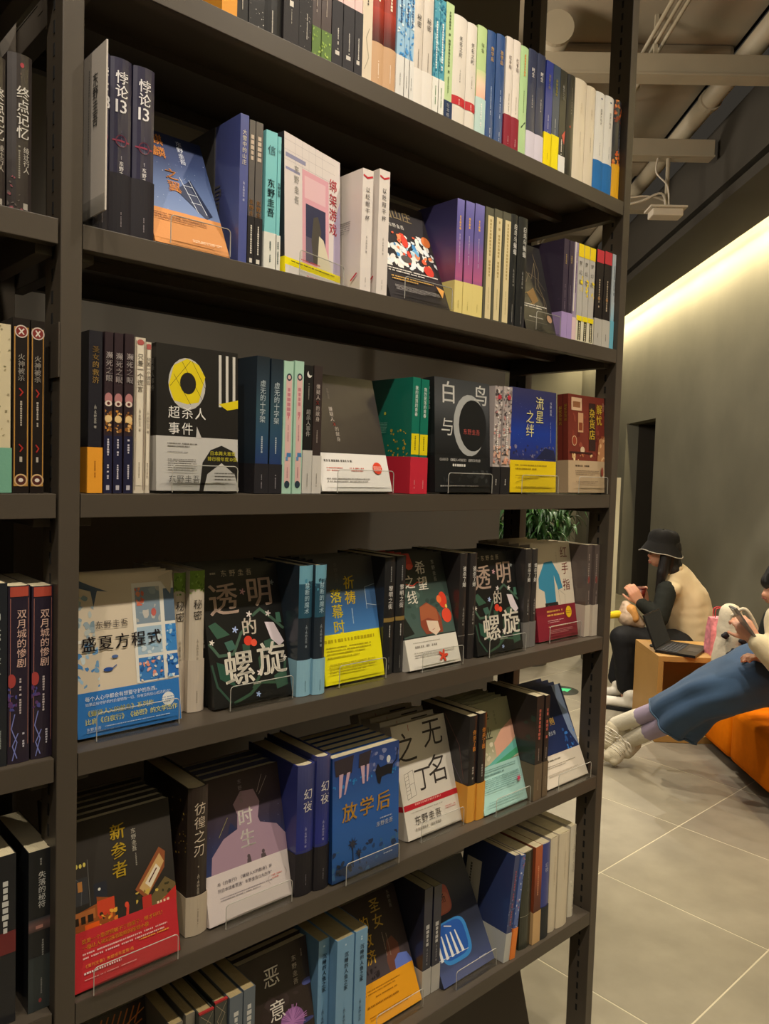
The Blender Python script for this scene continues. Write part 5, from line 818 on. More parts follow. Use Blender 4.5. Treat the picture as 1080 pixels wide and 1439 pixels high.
('S', 6, 1.1588, 0.0096, 0.0443, 0.2333, 'plaincream', 'thick plain cream book near right post, sixth shelf', None, None, 0),
('S', 6, 1.2211, 0.0199, 0.0245, 0.2303, 'wrapwhite', 'white book in loose plastic wrap nearest right post', None, None, 0),
('S', 6, 0.1571, 0.0249, 0.0204, 0.228, 'goldbook', 'leftmost grey book of the lowest visible row, gilt page edges', None, None, 0),
('S', 6, 0.1858, 0.0313, 0.0163, 0.228, 'goldbook', 'second grey book of the lowest visible row, gilt page edges', None, None, 0),
('S', 6, 0.2027, 0.0193, 0.0265, 0.228, 'redbook', 'left of two dark patterned books with red-edged tops', None, None, 0),
('S', 6, 0.2347, 0.0265, 0.0238, 0.228, 'redbook', 'right of two dark patterned books with red-edged tops', None, None, 0),
('S', 6, 0.2591, 0.0214, 0.0248, 0.228, 'slate', 'left of two slate-grey books with pale title', None, None, 0),
('S', 6, 0.2865, 0.0232, 0.0228, 0.228, 'slate', 'right of two slate-grey books with pale title', None, None, 0),
('S', 6, 0.4628, 0.0503, 0.025, 0.228, 'renyu', 'leftmost of three light blue spines, shaded and recessed', None, None, 0),
('S', 6, 0.4889, 0.0288, 0.0409, 0.228, 'renyu', 'middle of three light blue spines', None, None, 0),
('S', 6, 0.5333, 0.029, 0.03, 0.228, 'renyu', 'rightmost of three light blue spines', None, None, 0),
('S', 2, -0.112, 0.012, 0.0234, 0.179, 'zhongdian', 'left of two thick dark books with silver title, left bay', None, None, 0),
('S', 2, -0.087, 0.012, 0.0294, 0.1909, 'zhongdian', 'right of two thick dark books with silver title, left bay', None, None, 0),
('S', 3, -0.1111, 0.012, 0.0289, 0.2098, 'mintcream', 'cream and mint book at the left picture edge', None, None, 0),
('S', 3, -0.0804, 0.012, 0.0206, 0.2197, 'huoshen', 'left of two black spines with gold frame and red crest', None, None, 0),
('S', 3, -0.059, 0.012, 0.0176, 0.2194, 'huoshen', 'right of two black spines with gold frame and red crest', None, None, 0),
('S', 4, -0.1118, 0.012, 0.0269, 0.236, 'xiongren', 'black spine with white title at the left picture edge', None, None, 0),
('S', 4, -0.084, 0.012, 0.0271, 0.2311, 'shuangyue', 'left of two dark spines with pale pink title and violet swirl', None, None, 0),
('S', 4, -0.0552, 0.012, 0.0272, 0.2288, 'shuangyue', 'right of two dark spines with pale pink title and violet swirl', None, None, 0),
('S', 5, -0.1043, 0.0173, 0.0331, 0.2286, 'hifu2', 'dark thick book with red patch at the lower left edge', None, None, 0),
('S', 5, -0.0553, 0.0192, 0.0316, 0.2216, 'shiluo', 'thick black book with white title alone on the left bay shelf', None, None, 0)]
PT={'p1_head': (4.353, 1.453, -0.442), 'p1_chin': (4.29, 1.466, -0.501), 'p1_neck': (4.392, 1.424, -0.539), 'p1_ch': (4.415, 1.397, -0.622), 'p1_mid': (4.477, 1.357, -0.757), 'p1_low': (4.508, 1.344, -0.924), 'p1_hip': (4.502, 1.339, -1.055), 'p1_shL': (4.247, 1.37, -0.67), 'p1_elL': (4.158, 1.371, -0.834), 'p1_wrL': (4.119, 1.481, -0.752), 'p1_haL': (4.105, 1.51, -0.714), 'p1_shR': (4.523, 1.483, -0.698), 'p1_elR': (4.446, 1.538, -0.892), 'p1_wrR': (4.299, 1.545, -0.792), 'p1_haR': (4.259, 1.531, -0.735), 'p1_hpL': (4.359, 1.336, -1.035), 'p1_knL': (4.005, 1.527, -0.979), 'p1_shinL': (4.003, 1.517, -1.146), 'p1_anL': (4.017, 1.492, -1.293), 'p1_hpR': (4.56, 1.421, -1.068), 'p1_knR': (4.258, 1.633, -1.016), 'p1_anR': (4.205, 1.66, -1.302), 'p1_toeL': (3.948, 1.579, -1.338), 'p1_heelL': (3.997, 1.453, -1.344), 'p1_toeR': (4.083, 1.701, -1.324), 'p1_heelR': (4.177, 1.641, -1.345), 'p1_hat': (4.344, 1.466, -0.378), 'p1_brimL': (4.201, 1.525, -0.424), 'p1_brimR': (4.435, 1.378, -0.448), 'p1_hairend': (4.244, 1.442, -0.661), 'p1_cup': (4.166, 1.51, -0.696), 'p1_bag': (4.095, 1.538, -0.827), 'p1_yel': (4.032, 1.581, -0.832), 'p2_head': (3.349, 0.337, -0.427), 'p2_neck': (3.355, 0.325, -0.517), 'p2_ch': (3.327, 0.303, -0.609), 'p2_belly': (3.352, 0.312, -0.729), 'p2_hip': (3.368, 0.329, -0.844), 'p2_shN': (3.125, 0.261, -0.554), 'p2_elN': (3.049, 0.223, -0.722), 'p2_wrN': (3.017, 0.326, -0.639), 'p2_haN': (3.021, 0.366, -0.597), 'p2_shF': (3.512, 0.377, -0.616), 'p2_elF': (3.389, 0.34, -0.806), 'p2_wrF': (3.158, 0.309, -0.765), 'p2_haF': (3.106, 0.333, -0.734), 'p2_knN': (3.163, 0.564, -0.924), 'p2_caN': (3.145, 0.812, -1.092), 'p2_anN': (3.152, 1.04, -1.225), 'p2_toeN': (3.115, 1.066, -1.325), 'p2_knF': (3.105, 0.519, -0.967), 'p2_caF': (3.132, 0.766, -1.148), 'p2_anF': (3.173, 0.988, -1.301), 'p2_toeF': (3.075, 1.018, -1.376), 'p2_heelF': (3.188, 0.997, -1.355), 'phone_top': (2.959, 0.403, -0.501), 'phone_bot': (3.005, 0.354, -0.593), 'sk0': (3.387, 0.314, -0.81), 'sk1': (3.24, 0.405, -0.847), 'sk2': (3.16, 0.514, -0.909), 'sk3': (3.13, 0.63, -0.998), 'sk4': (3.123, 0.723, -1.1), 'bagw': (3.566, 0.658, -0.734), 'bagp': (3.539, 0.745, -0.802)}
place_books()

# white author divider card standing in a clear holder at the left of the second shelf
def divider():
    e = empty('divider_card', 'white divider card with grey vertical writing at left of second shelf', 'sign', (.0, -.03, .35))
    X0 = .0168
    MB().box(X0, X0+.0022, -.0, .073, .016, .228, lin('#c9c0b6')).build('card', M_MATTE, e)
    P = Prints(.073, .212, lambda u, v, l: (X0-l, (1-u)*.073, .016+v*.212))
    P.run([T(AU, .55, .86, 18, '#5e5a58', 'v', 1, .95, 1), ('DV', .26, .9, .5, 3, '#8c8884')], 2)
    P.txt.build('title_lettering', M_PRINT, e); P.art.build('small_print', M_PRINT, e)
    m = MB(); m.box(X0-.003, X0-.0015, -.003, .075, .004, .036); m.box(X0-.003, X0+.0005, -.003, .075, .003, .0045); m.box(X0+.0026, X0+.0036, .0305, .075, .0006, .036); m.box(X0-.012, X0+.0026, .0305, .075, .0006, .0018)
    m.build('clear_holder', M_ACRYL, e)
divider()

# dark panel under the lowest visible shelf
def base_box():
    e = empty('storage_box', 'plain dark brown box standing under the lowest shelf', 'box', (.4, .15, FZ))
    M = mat('dark_brown_laminate', '#33291f', rough=.55, var=.04)
    m = MB(); m.add([(.0, 0, 0), (.862, 0, 0), (.862, .16, 0), (.0, .16, 0), (.02, 0, .19), (.806, 0, .19), (.806, .16, .19), (.02, .16, .19)],
        [(0, 3, 2, 1), (4, 5, 6, 7), (0, 1, 5, 4), (2, 3, 7, 6), (0, 4, 7, 3), (1, 2, 6, 5)])
    m.build('body', M, e)
    MB().add([(.01, -.004, .19), (.812, -.004, .19), (.812, .164, .19), (.01, .164, .19), (.012, -.004, .2), (.806, -.004, .2), (.806, .164, .2), (.012, .164, .2)],
        [(0, 3, 2, 1), (4, 5, 6, 7), (0, 1, 5, 4), (2, 3, 7, 6), (0, 4, 7, 3), (1, 2, 6, 5)])
    MB().box(.01, .81, -.003, .163, .19, .198, None, .002).build('lid', M, e)
base_box()

# ------------------------------------------------------------------ reading area furniture
M_OAK = mat('light_oak_veneer', '#b08648', rough=.5, var=.1, vscale=3, bump=.05, scale=30, bscale=(1, 1, .1))
def side_table():
    a0, a1, b0, b1, zt = 4.262, 4.69, 1.43, 1.99, -.936
    e = empty('side_table', 'low open oak box table between the two seated people', 'table', RW(4.4, 1.7, FZ), rot=(0, 0, ANG))
    t = .03
    for nm, q in (('table_top', (a0, a1, b0, b1, zt-t, zt)), ('side_panel', (a0, a1, b0, b0+t, FZ+.002, zt-t)), ('side_panel', (a0, a1, b1-t, b1, FZ+.002, zt-t)),
                  ('bottom_shelf', (a0, a1, b0+t, b1-t, FZ+.002, FZ+.04)), ('back_panel', (a1-.012, a1, b0+t, b1-t, FZ+.04, zt-t))):
        o = MB().rbox(*q, None, .0015).build(nm, M_OAK); child_local2(o, e)
side_table()
def bench():
    a0, a1, b0, b1 = 2.25, 4.25, 1.67, 2.58
    e = empty('bench', 'low orange upholstered bench along the right picture edge', 'bench', RW(3.3, 2.1, FZ), rot=(0, 0, ANG))
    M = mat('orange_wool', '#e47800', rough=.95, bump=.12, scale=500, spec=.1, var=.04, vscale=30)
    for q in ((a0, 3.862, -1.355, -1.1), (3.866, a1, -1.355, -1.12)):
        o = MB().rbox(q[0], q[1], b0, b1, q[2], q[3], None, .028).build('cushion', M, None, True); child_local2(o, e)
    child_local2(MB().rbox(a0+.03, a1-.03, b0+.04, b1-.04, -1.375, -1.353).build('base_frame', M_METAL), e)
    for a in (a0+.1, 3.3, a1-.15):
        for b in (b0+.1, b1-.12):
            child_local2(MB().rbox(a, a+.05, b, b+.05, FZ+.001, -1.375).build('leg', M_METAL), e)
bench()
def stool():
    e = empty('low_stool', 'low dark upholstered stool under the person in the black bucket hat', 'stool', RW(4.98, 1.93, FZ))
    M = mat('charcoal_fabric', '#242220', rough=.9, bump=.1, scale=400)
    child_local2(MB().tube([RW(5.06, 1.9, FZ+.03), RW(5.06, 1.9, FZ+.05), RW(5.06, 1.9, FZ+.21), RW(5.06, 1.9, FZ+.235)], [.2, .225, .225, .2], 28).build('seat', M, None, True), e)
    child_local2(MB().tube([RW(5.06, 1.9, FZ+.001), RW(5.06, 1.9, FZ+.03)], .18, 24).build('base', M_METAL), e)
stool()
def cabinet():
    e = empty('grey_cabinet', 'narrow grey cabinet with pale edge trim behind the right post', 'cabinet', RW(6.1, 1.45, FZ), rot=(0, 0, ANG))
    M = mat('grey_laminate', '#5f5a4c', rough=.6, var=.05)
    child_local2(MB().rbox(5.88, 6.2, 1.46, 1.6, FZ+.001, .03).build('body', M), e)
    MT = mat('pale_edge_trim', '#c9c1a4', rough=.5)
    child_local2(MB().rbox(5.868, 5.88, 1.592, 1.622, FZ+.001, .036).build('corner_trim', MT), e)
    child_local2(MB().rbox(5.868, 5.88, 1.5, 1.592, .02, .036).build('top_trim', MT), e)
    child_local2(MB().rbox(5.874, 5.88, 1.46, 1.59, FZ+.001, FZ+.03).build('plinth', M_HOLE), e)
    for z in (-.63, -.66): child_local2(MB().rbox(5.872, 5.88, 1.53, 1.57, z, z+.006).build('handle', MT), e)
cabinet()
def sticker():
    e = empty('floor_sticker', 'round dark floor sticker with a glowing green exit arrow', 'sticker', (4.03, 1.98, FZ))
    n = 32; o = MB().add([(0, 0, .0015)]+[(.115*math.cos(2*math.pi*i/n), .115*math.sin(2*math.pi*i/n), .0015) for i in range(n)], [(0, i+1, (i+1) % n+1) for i in range(n)], lin('#2c2f2a')) if 0 else None
    m = MB(); m.tube([(0, 0, .0005), (0, 0, .002)], .115, 32); m.build('disc', mat('dark_sticker', '#23261f', rough=.5), e)
    a = -.3; P = [(-.08, -.02), (.01, -.02), (.01, -.05), (.085, 0), (.01, .05), (.01, .02), (-.08, .02)]
    P = [(x*math.cos(a)-y*math.sin(a), x*math.sin(a)+y*math.cos(a)) for x, y in P]; n = len(P)
    m = MB(); m.add([(x, y, .0022) for x, y in P]+[(x, y, .003) for x, y in P], [tuple(range(n, 2*n))]+[(i, (i+1) % n, (i+1) % n+n, i+n) for i in range(n)]); m.build('arrow', mat('glow_green', '#30b070', rough=.4, emit=.5), e)
sticker()
def plant():
    base = RW(6.0, 1.0, FZ)
    e = empty('potted_plant', 'bushy green long-leaved plant behind the bookcase', 'plant', base)
    rnd = random.Random(7)
    child_local2(MB().tube([base+Vector((0, 0, .001)), base+Vector((0, 0, .3)), base+Vector((0, 0, .42)), base+Vector((0, 0, .42)), base+Vector((0, 0, .39))], [.15, .19, .2, .18, .17], 28).build('pot', mat('grey_pot', '#57524a', rough=.7), None), e)
    child_local2(MB().tube([base+Vector((0, 0, .36)), base+Vector((0, 0, .385))], .175, 20).build('soil', mat('soil', '#1d1712', rough=1)), e)
    ML = [mat('leaf_green_%d' % i, c, rough=.4, spec=.5, var=.15, vscale=12) for i, c in enumerate(('#365f24', '#244a1b', '#4f7f30', '#1a3612'))]
    st = MB()
    stems = []
    for i in range(34):
        a = rnd.uniform(0, 6.28); r0 = rnd.uniform(.01, .13); lean = rnd.uniform(.05, .42); h = rnd.uniform(.7, 1.25)
        p0 = base+Vector((r0*math.cos(a), r0*math.sin(a), .36)); P = [p0+Vector((math.cos(a)*lean*t*t, math.sin(a)*lean*t*t, h*t)) for t in (0, .25, .5, .75, 1)]
        st.tube(P, [.008, .007, .006, .004, .003], 6); stems.append(P)
    child_local2(st.build('stems', ML[1], None, True), e)
    bulk = MB()
    for i in range(1500):
        P = stems[i % len(stems)]; t = rnd.uniform(.3, .9); k = min(int(t*4), 3); p = P[k].lerp(P[k+1], t*4-k)
        a = rnd.uniform(0, 6.28); L = rnd.uniform(.26, .46); wd = rnd.uniform(.008, .015)
        d = Vector((math.cos(a), math.sin(a), 0)); side = Vector((-d.y, d.x, 0)); out = rnd.uniform(.12, .5); V = []; F = []
        n = 6
        for j in range(n+1):
            s_ = j/n; c = p+d*L*out*s_+Vector((0, 0, L*(1.0*s_-.95*s_*s_))); ww = wd*math.sin(math.pi*min(.08+s_*.92, .995))**.7
            V += [c-side*ww, c+Vector((0, 0, -.004)), c+side*ww]
        for j in range(n): F += [(j*3, j*3+1, j*3+4, j*3+3), (j*3+1, j*3+2, j*3+5, j*3+4)]
        if i >= 298: bulk.add(V, F); continue
        m = MB(); m.add(V, F); child_local2(m.build('leaf', ML[rnd.choice((0, 0, 1, 2, 2, 3))], None, True), e)
    fo = bulk.build('foliage', ML[1], None, True); fo['kind'] = 'stuff'; child_local2(fo, e)
plant()

# ------------------------------------------------------------------ people
def V3(k): return Vector(PT[k])
def blob(name, caps, ells, m, parent, voxel=.012, smooth=4, cols=None, disp=0):
    """one continuous skin grown over tapered limbs (p0, r0, p1, r1) and ellipsoids (centre, radii, rotation z)"""
    bm = bmesh.new()
    def ball(c, r, sc=(1, 1, 1), rz=0, tilt=None):
        mt = Matrix.Translation(c) @ (tilt.to_4x4() if tilt is not None else Matrix.Rotation(rz, 4, 'Z')) @ Matrix.Diagonal((r*sc[0], r*sc[1], r*sc[2], 1))
        bmesh.ops.create_icosphere(bm, subdivisions=2, radius=1, matrix=mt)
    for p0, r0, p1, r1 in caps:
        p0, p1 = Vector(p0), Vector(p1); L = (p1-p0).length; n = max(2, int(L/(min(r0, r1)*.45))+1)
        for i in range(n+1): ball(p0.lerp(p1, i/n), r0+(r1-r0)*i/n)
    for el in ells: ball(Vector(el[0]), 1, el[1], el[2] if len(el) > 2 and not isinstance(el[2], Matrix) else 0, el[2] if len(el) > 2 and isinstance(el[2], Matrix) else None)
    me = bpy.data.meshes.new(name); bm.to_mesh(me); bm.free()
    o = bpy.data.objects.new(name, me); C.objects.link(o)
    md = o.modifiers.new('r', 'REMESH'); md.mode = 'VOXEL'; md.voxel_size = voxel; md.use_smooth_shade = True
    sm = o.modifiers.new('s', 'SMOOTH'); sm.factor = .5; sm.iterations = smooth
    dg = bpy.context.evaluated_depsgraph_get(); dg.update()
    me2 = bpy.data.meshes.new_from_object(o.evaluated_get(dg)); o.modifiers.clear(); o.data = me2; bpy.data.meshes.remove(me)
    if disp:
        for v in me2.vertices:
            q = v.co*9; v.co += v.normal*disp*(noise.noise(Vector((q.x, q.y, q.z*.45)))+.22*noise.noise(v.co*22))
    me2.name = name; me2.materials.clear(); me2.materials.append(m)
    me2.polygons.foreach_set('use_smooth', [True]*len(me2.polygons))
    if parent: child_local2(o, parent)
    return o
M_SKIN = mat('skin', '#c08a6c', rough=.5, spec=.4); M_SKIN.node_tree.nodes['Principled BSDF'].inputs['Subsurface Weight'].default_value = .08
M_HAIR = mat('dark_hair', '#14100e', rough=.45, bump=.5, scale=80, bscale=(1, 1, .05))
def hand_caps(wr, palm_dir, up, curl, s=1.0, thumb=1):
    """palm and five bent fingers; palm_dir points to the fingertips, up is the back of the hand"""
    d = palm_dir.normalized(); side = d.cross(up).normalized(); up = side.cross(d).normalized(); caps = []
    for i in range(4):
        o = side*(i-1.5)*.019*s; caps.append((wr+o*.6, .014*s, wr+d*.075*s+o, .0125*s))
        L = (.034, .039, .036, .028)[i]*s; p = wr+d*.085*s+o; ang = 0; r_ = .0085*s
        for k in range(3):
            ang += curl*(.5, .8, .7)[k]; dd = d*math.cos(ang)-up*math.sin(ang); q = p+dd*L*(1, .72, .55)[k]
            caps.append((p, r_, q, r_*.92)); p = q; r_ *= .93
    p = wr+d*.02*s-side*.022*s*thumb
    for k, L in enumerate((.04, .032, .026)):
        dd = (d*.7-side*.55*thumb*(1-.45*k)-up*(.25+.3*k*curl)).normalized(); q = p+dd*L*s; caps.append((p, .011*s*(1-.1*k), q, .0098*s*(1-.1*k))); p = q
    return caps
LEFT = -ND; AWAY = WD; UP = Vector((0, 0, 1))
def person_hat():
    e = empty('person', 'seated person in black bucket hat, cream vest and black trousers holding a red cup', 'person', RW(4.98, 1.75, FZ))
    hd, neck, ch = V3('p1_head'), V3('p1_neck'), V3('p1_ch')
    caps = [(neck, .05, ch, .07), (ch, .1, V3('p1_mid'), .13), (V3('p1_mid'), .13, V3('p1_low'), .13), (V3('p1_low'), .13, V3('p1_hip'), .14),
            (V3('p1_shL'), .05, V3('p1_elL'), .038), (V3('p1_elL'), .038, V3('p1_wrL'), .024), (V3('p1_shR'), .05, V3('p1_elR'), .038), (V3('p1_elR'), .038, V3('p1_wrR'), .024),
            (V3('p1_hpL'), .085, V3('p1_knL'), .05), (V3('p1_knL'), .05, V3('p1_anL'), .035), (V3('p1_hpR'), .085, V3('p1_knR'), .05), (V3('p1_knR'), .05, V3('p1_anR'), .035),
            (V3('p1_anL'), .035, V3('p1_anL')-UP*.05, .03), (V3('p1_anR'), .035, V3('p1_anR')-UP*.05, .03), (neck, .045, hd+Vector((0, 0, -.05)), .05)]
    caps += hand_caps(V3('p1_wrL'), LEFT*.5+UP*.8+AWAY*.1, -WD, 1.0, 1, 1)
    caps += hand_caps(V3('p1_wrR'), LEFT*.3+UP*.9, WD, 1.0, 1, -1)
    el = [(hd+Vector((0, 0, .0)), (.095, .075, .115), ANG+math.pi/2), (hd+LEFT*.05+Vector((0, 0, -.045)), (.045, .05, .05)), (hd+LEFT*.098+Vector((0, 0, -.02)), (.02, .012, .016)),
          (hd-WD*.078+Vector((0, 0, -.01)), (.02, .012, .03)), (hd+LEFT*.09+Vector((0, 0, -.055)), (.012, .02, .008))]
    blob('body', caps, el, M_SKIN, e, .006, 2)
    # face details on the side turned away
    for s_ in (-1, 1):
        m = MB(); c = hd+LEFT*.088+WD*.03*s_+Vector((0, 0, .005)); m.tube([c-LEFT*.002, c+LEFT*.004], [.011, .006], 10); child_local2(m.build('eye', mat('eye_dark', '#1a1210', rough=.2)), e)
    m = MB(); c = hd+LEFT*.094+Vector((0, 0, -.066)); m.tube([c-WD*.02, c+LEFT*.004, c+WD*.02], [.003, .006, .003], 8); child_local2(m.build('mouth', mat('lips', '#a05848', rough=.5), None, True), e)
    # long dark hair from under the hat
    hb = hd-LEFT*.02
    caps = [(hb+Vector((0, 0, .03)), .085, hb+Vector((0, 0, -.06)), .08), (hb+Vector((0, 0, -.05)), .07, neck-WD*.03+Vector((0, 0, -.01)), .06)]
    for i, (dx, dz, r_) in enumerate(((.0, -.10, .035), (.02, -.17, .03), (.03, -.235, .018))):
        pass
    front = hd+LEFT*.02-WD*.075
    caps += [(front+Vector((0, 0, 0)), .035, front+LEFT*.015+Vector((0, 0, -.12)), .038), (front+LEFT*.015+Vector((0, 0, -.12)), .038, front+LEFT*.035+Vector((0, 0, -.21)), .02), (front+LEFT*.035+Vector((0, 0, -.21)), .02, front+LEFT*.05+Vector((0, 0, -.255)), .008),
             (hd-LEFT*.04+Vector((0, 0, -.06)), .06, ch-LEFT*.02+UP*.045, .045)]
    blob('hair', caps, [], M_HAIR, e, .008, 3, disp=.004)
    # bucket hat
    MH = mat('black_cotton_twill', '#1c1b1a', rough=.9, bump=.3, scale=40, spec=.2)
    hc = V3('p1_hat'); ax = (UP*.96+LEFT*-.12).normalized(); x = ax.cross(WD).normalized(); y = ax.cross(x).normalized(); rings = []
    prof = [(.0, .082), (.03, .084), (.058, .077), (.083, .06), (.092, .02), (.095, .0)]
    prof = [(.001, .02), (.04, .06 + .028), (.07, .06), (.085, .02)]
    full = [(.132, -.068), (.126, -.06), (.113, -.03), (.1, -.004), (.096, .004), (.096, .03), (.09, .055), (.078, .075), (.05, .085), (.01, .087)]
    rnd = random.Random(3)
    for r_, h in full:
        ring = []
        for k in range(40):
            t = 2*math.pi*k/40; wv = 1+.03*math.sin(3*t+1)*(1 if r_ > .1 else .4)+.02*math.sin(7*t+h*40)
            ring.append(hc+(x*math.cos(t)*1.04+y*math.sin(t)*.92)*r_*wv+ax*(h+.006*math.sin(2*t+.5)*(r_ > .11)+.004*math.sin(5*t)))
        rings.append(ring)
    for r_, h in reversed(full[:-1]):
        ring = [hc+(p-hc)*.965 for p in rings[full.index((r_, h))]]
        rings.append(ring)
    child_local2(MB().loft(rings, True).build('bucket_hat', MH, None, True), e)
    rim = rings[0]; child_local2(MB().tube(list(rim)+[rim[0]], .0032, 6, cap=False).build('frayed_hat_edge', mat('frayed_thread', '#a8a296', rough=.9), None, True), e)
    # vest
    MV = mat('cream_cotton', '#c8b48f', rough=.85, bump=.25, scale=14, detail=4, sheen=.1)
    caps = [(ch+UP*.015, .105, V3('p1_mid'), .158), (V3('p1_mid'), .158, V3('p1_low'), .172), (V3('p1_low'), .172, V3('p1_hip')+UP*.0, .168),
            (V3('p1_shL')-LEFT*.03+UP*.01, .06, V3('p1_shR')-LEFT*.03+UP*.01, .06)]
    blob('vest', caps, [], MV, e, .011, 16, disp=.012)
    caps = [(neck-WD*.06-LEFT*.03+Vector((0, 0, -.005)), .022, neck-LEFT*.075+Vector((0, 0, .0)), .022), (neck-LEFT*.075, .022, neck+WD*.06-LEFT*.03, .02), (neck-WD*.06-LEFT*.03, .022, neck-WD*.06+LEFT*.04+Vector((0, 0, -.03)), .016)]
    blob('vest_collar', caps, [], MV, e, .007, 3)
    # sleeves
    MS = mat('black_knit', '#1f211d', rough=.85, bump=.3, scale=30, spec=.2)
    for s_ in 'LR':
        caps = [(V3('p1_sh'+s_), .068, V3('p1_el'+s_), .062), (V3('p1_el'+s_), .06, V3('p1_wr'+s_).lerp(V3('p1_el'+s_), .1), .043)]
        blob('sleeve', caps, [], MS, e, .009, 3, disp=.011)
    MT = mat('black_trousers', '#141416', rough=.75, bump=.2, scale=20, spec=.3)
    caps = []
    for s_ in 'LR':
        caps += [(V3('p1_hp'+s_), .11, V3('p1_kn'+s_), .082), (V3('p1_kn'+s_), .08, V3('p1_an'+s_)+UP*.02, .062)]
    caps += [(V3('p1_hpL'), .11, V3('p1_hpR'), .11)]
    blob('trousers', caps, [], MT, e, .011, 3, disp=.012)
    MW_ = mat('white_sneaker', '#e6e0d0', rough=.6, bump=.1, scale=40); MSO = mat('black_sole', '#0f0e0d', rough=.7)
    for s_ in 'LR':
        h_, t_ = V3('p1_heel'+s_), V3('p1_toe'+s_); h_ = Vector((h_.x, h_.y, FZ)); t_ = Vector((t_.x, t_.y, FZ)); d = (t_-h_).normalized(); h_ -= d*.06; t_ = h_+d*.25; an = V3('p1_an'+s_); an = Vector((h_.x+d.x*.06, h_.y+d.y*.06, FZ+.1))
        u = UP
        blob('shoe', [(h_+u*.048, .036, t_+u*.042-d*.03, .034), (h_+d*.06+u*.055, .04, an, .042)], [(t_+u*.034-d*.04, (.044, .044, .026))], MW_, e, .007, 2)
        sd = d.cross(u); m = MB(); P = []
        for k in range(24):
            tt = 2*math.pi*k/24; L = (t_-h_).length/2+.03; P.append((h_+t_)/2+d*L*math.copysign(abs(math.cos(tt))**.7, math.cos(tt))+sd*.044*math.copysign(abs(math.sin(tt))**.7, math.sin(tt)))
        m.loft([[p+u*.001 for p in P], [p+u*.02 for p in P]]); child_local2(m.build('shoe_sole', MSO), e)
    return e
person_hat()
def things_hat():
    c = V3('p1_cup')
    m = MB(); m.tube([c-UP*.045, c+UP*.03, c+UP*.03, c-UP*.035], [.026, .036, .033, .023], 24, cap=True)
    e = empty('cup', 'dark red paper cup in the hands of the person in the hat', 'cup', c)
    child_local2(m.build('cup_body', mat('dark_red_cup', '#5c1810', rough=.35), None, True), e)
    child_local2(MB().tube([c+UP*(.03), c+UP*.036], [.039, .037], 24).build('rim', mat('dark_red_cup', '#5c1810'), None), e)
    b = V3('p1_bag')
    e = empty('snack_bag', 'crumpled translucent pastry bag on the lap of the hat wearer', 'bag', b)
    blob('bag_body', [(b+UP*.05+LEFT*.02, .03, b-UP*.02, .07), (b-UP*.02, .07, b-UP*.06-LEFT*.06, .045)], [], mat('crumpled_paper', '#c0a68c', rough=.55, var=.2, vscale=25, coat=.4), e, .008, 2, disp=.02)
    blob('pastry', [(b+UP*.03-WD*.035, .035, b-UP*.02-WD*.05-LEFT*.02, .03)], [], mat('pastry', '#c08a48', rough=.7, var=.2, vscale=40), e, .008, 2, disp=.008)
    y = V3('p1_yel')
    o = blob('yellow_toy', [(y, .022, y+LEFT*.045-UP*.008, .02)], [], mat('yellow_plush', '#d9b808', rough=.8), None, .006, 2, disp=.006); tag(o, 'small bright yellow soft item beside the pastry bag', 'toy')
things_hat()

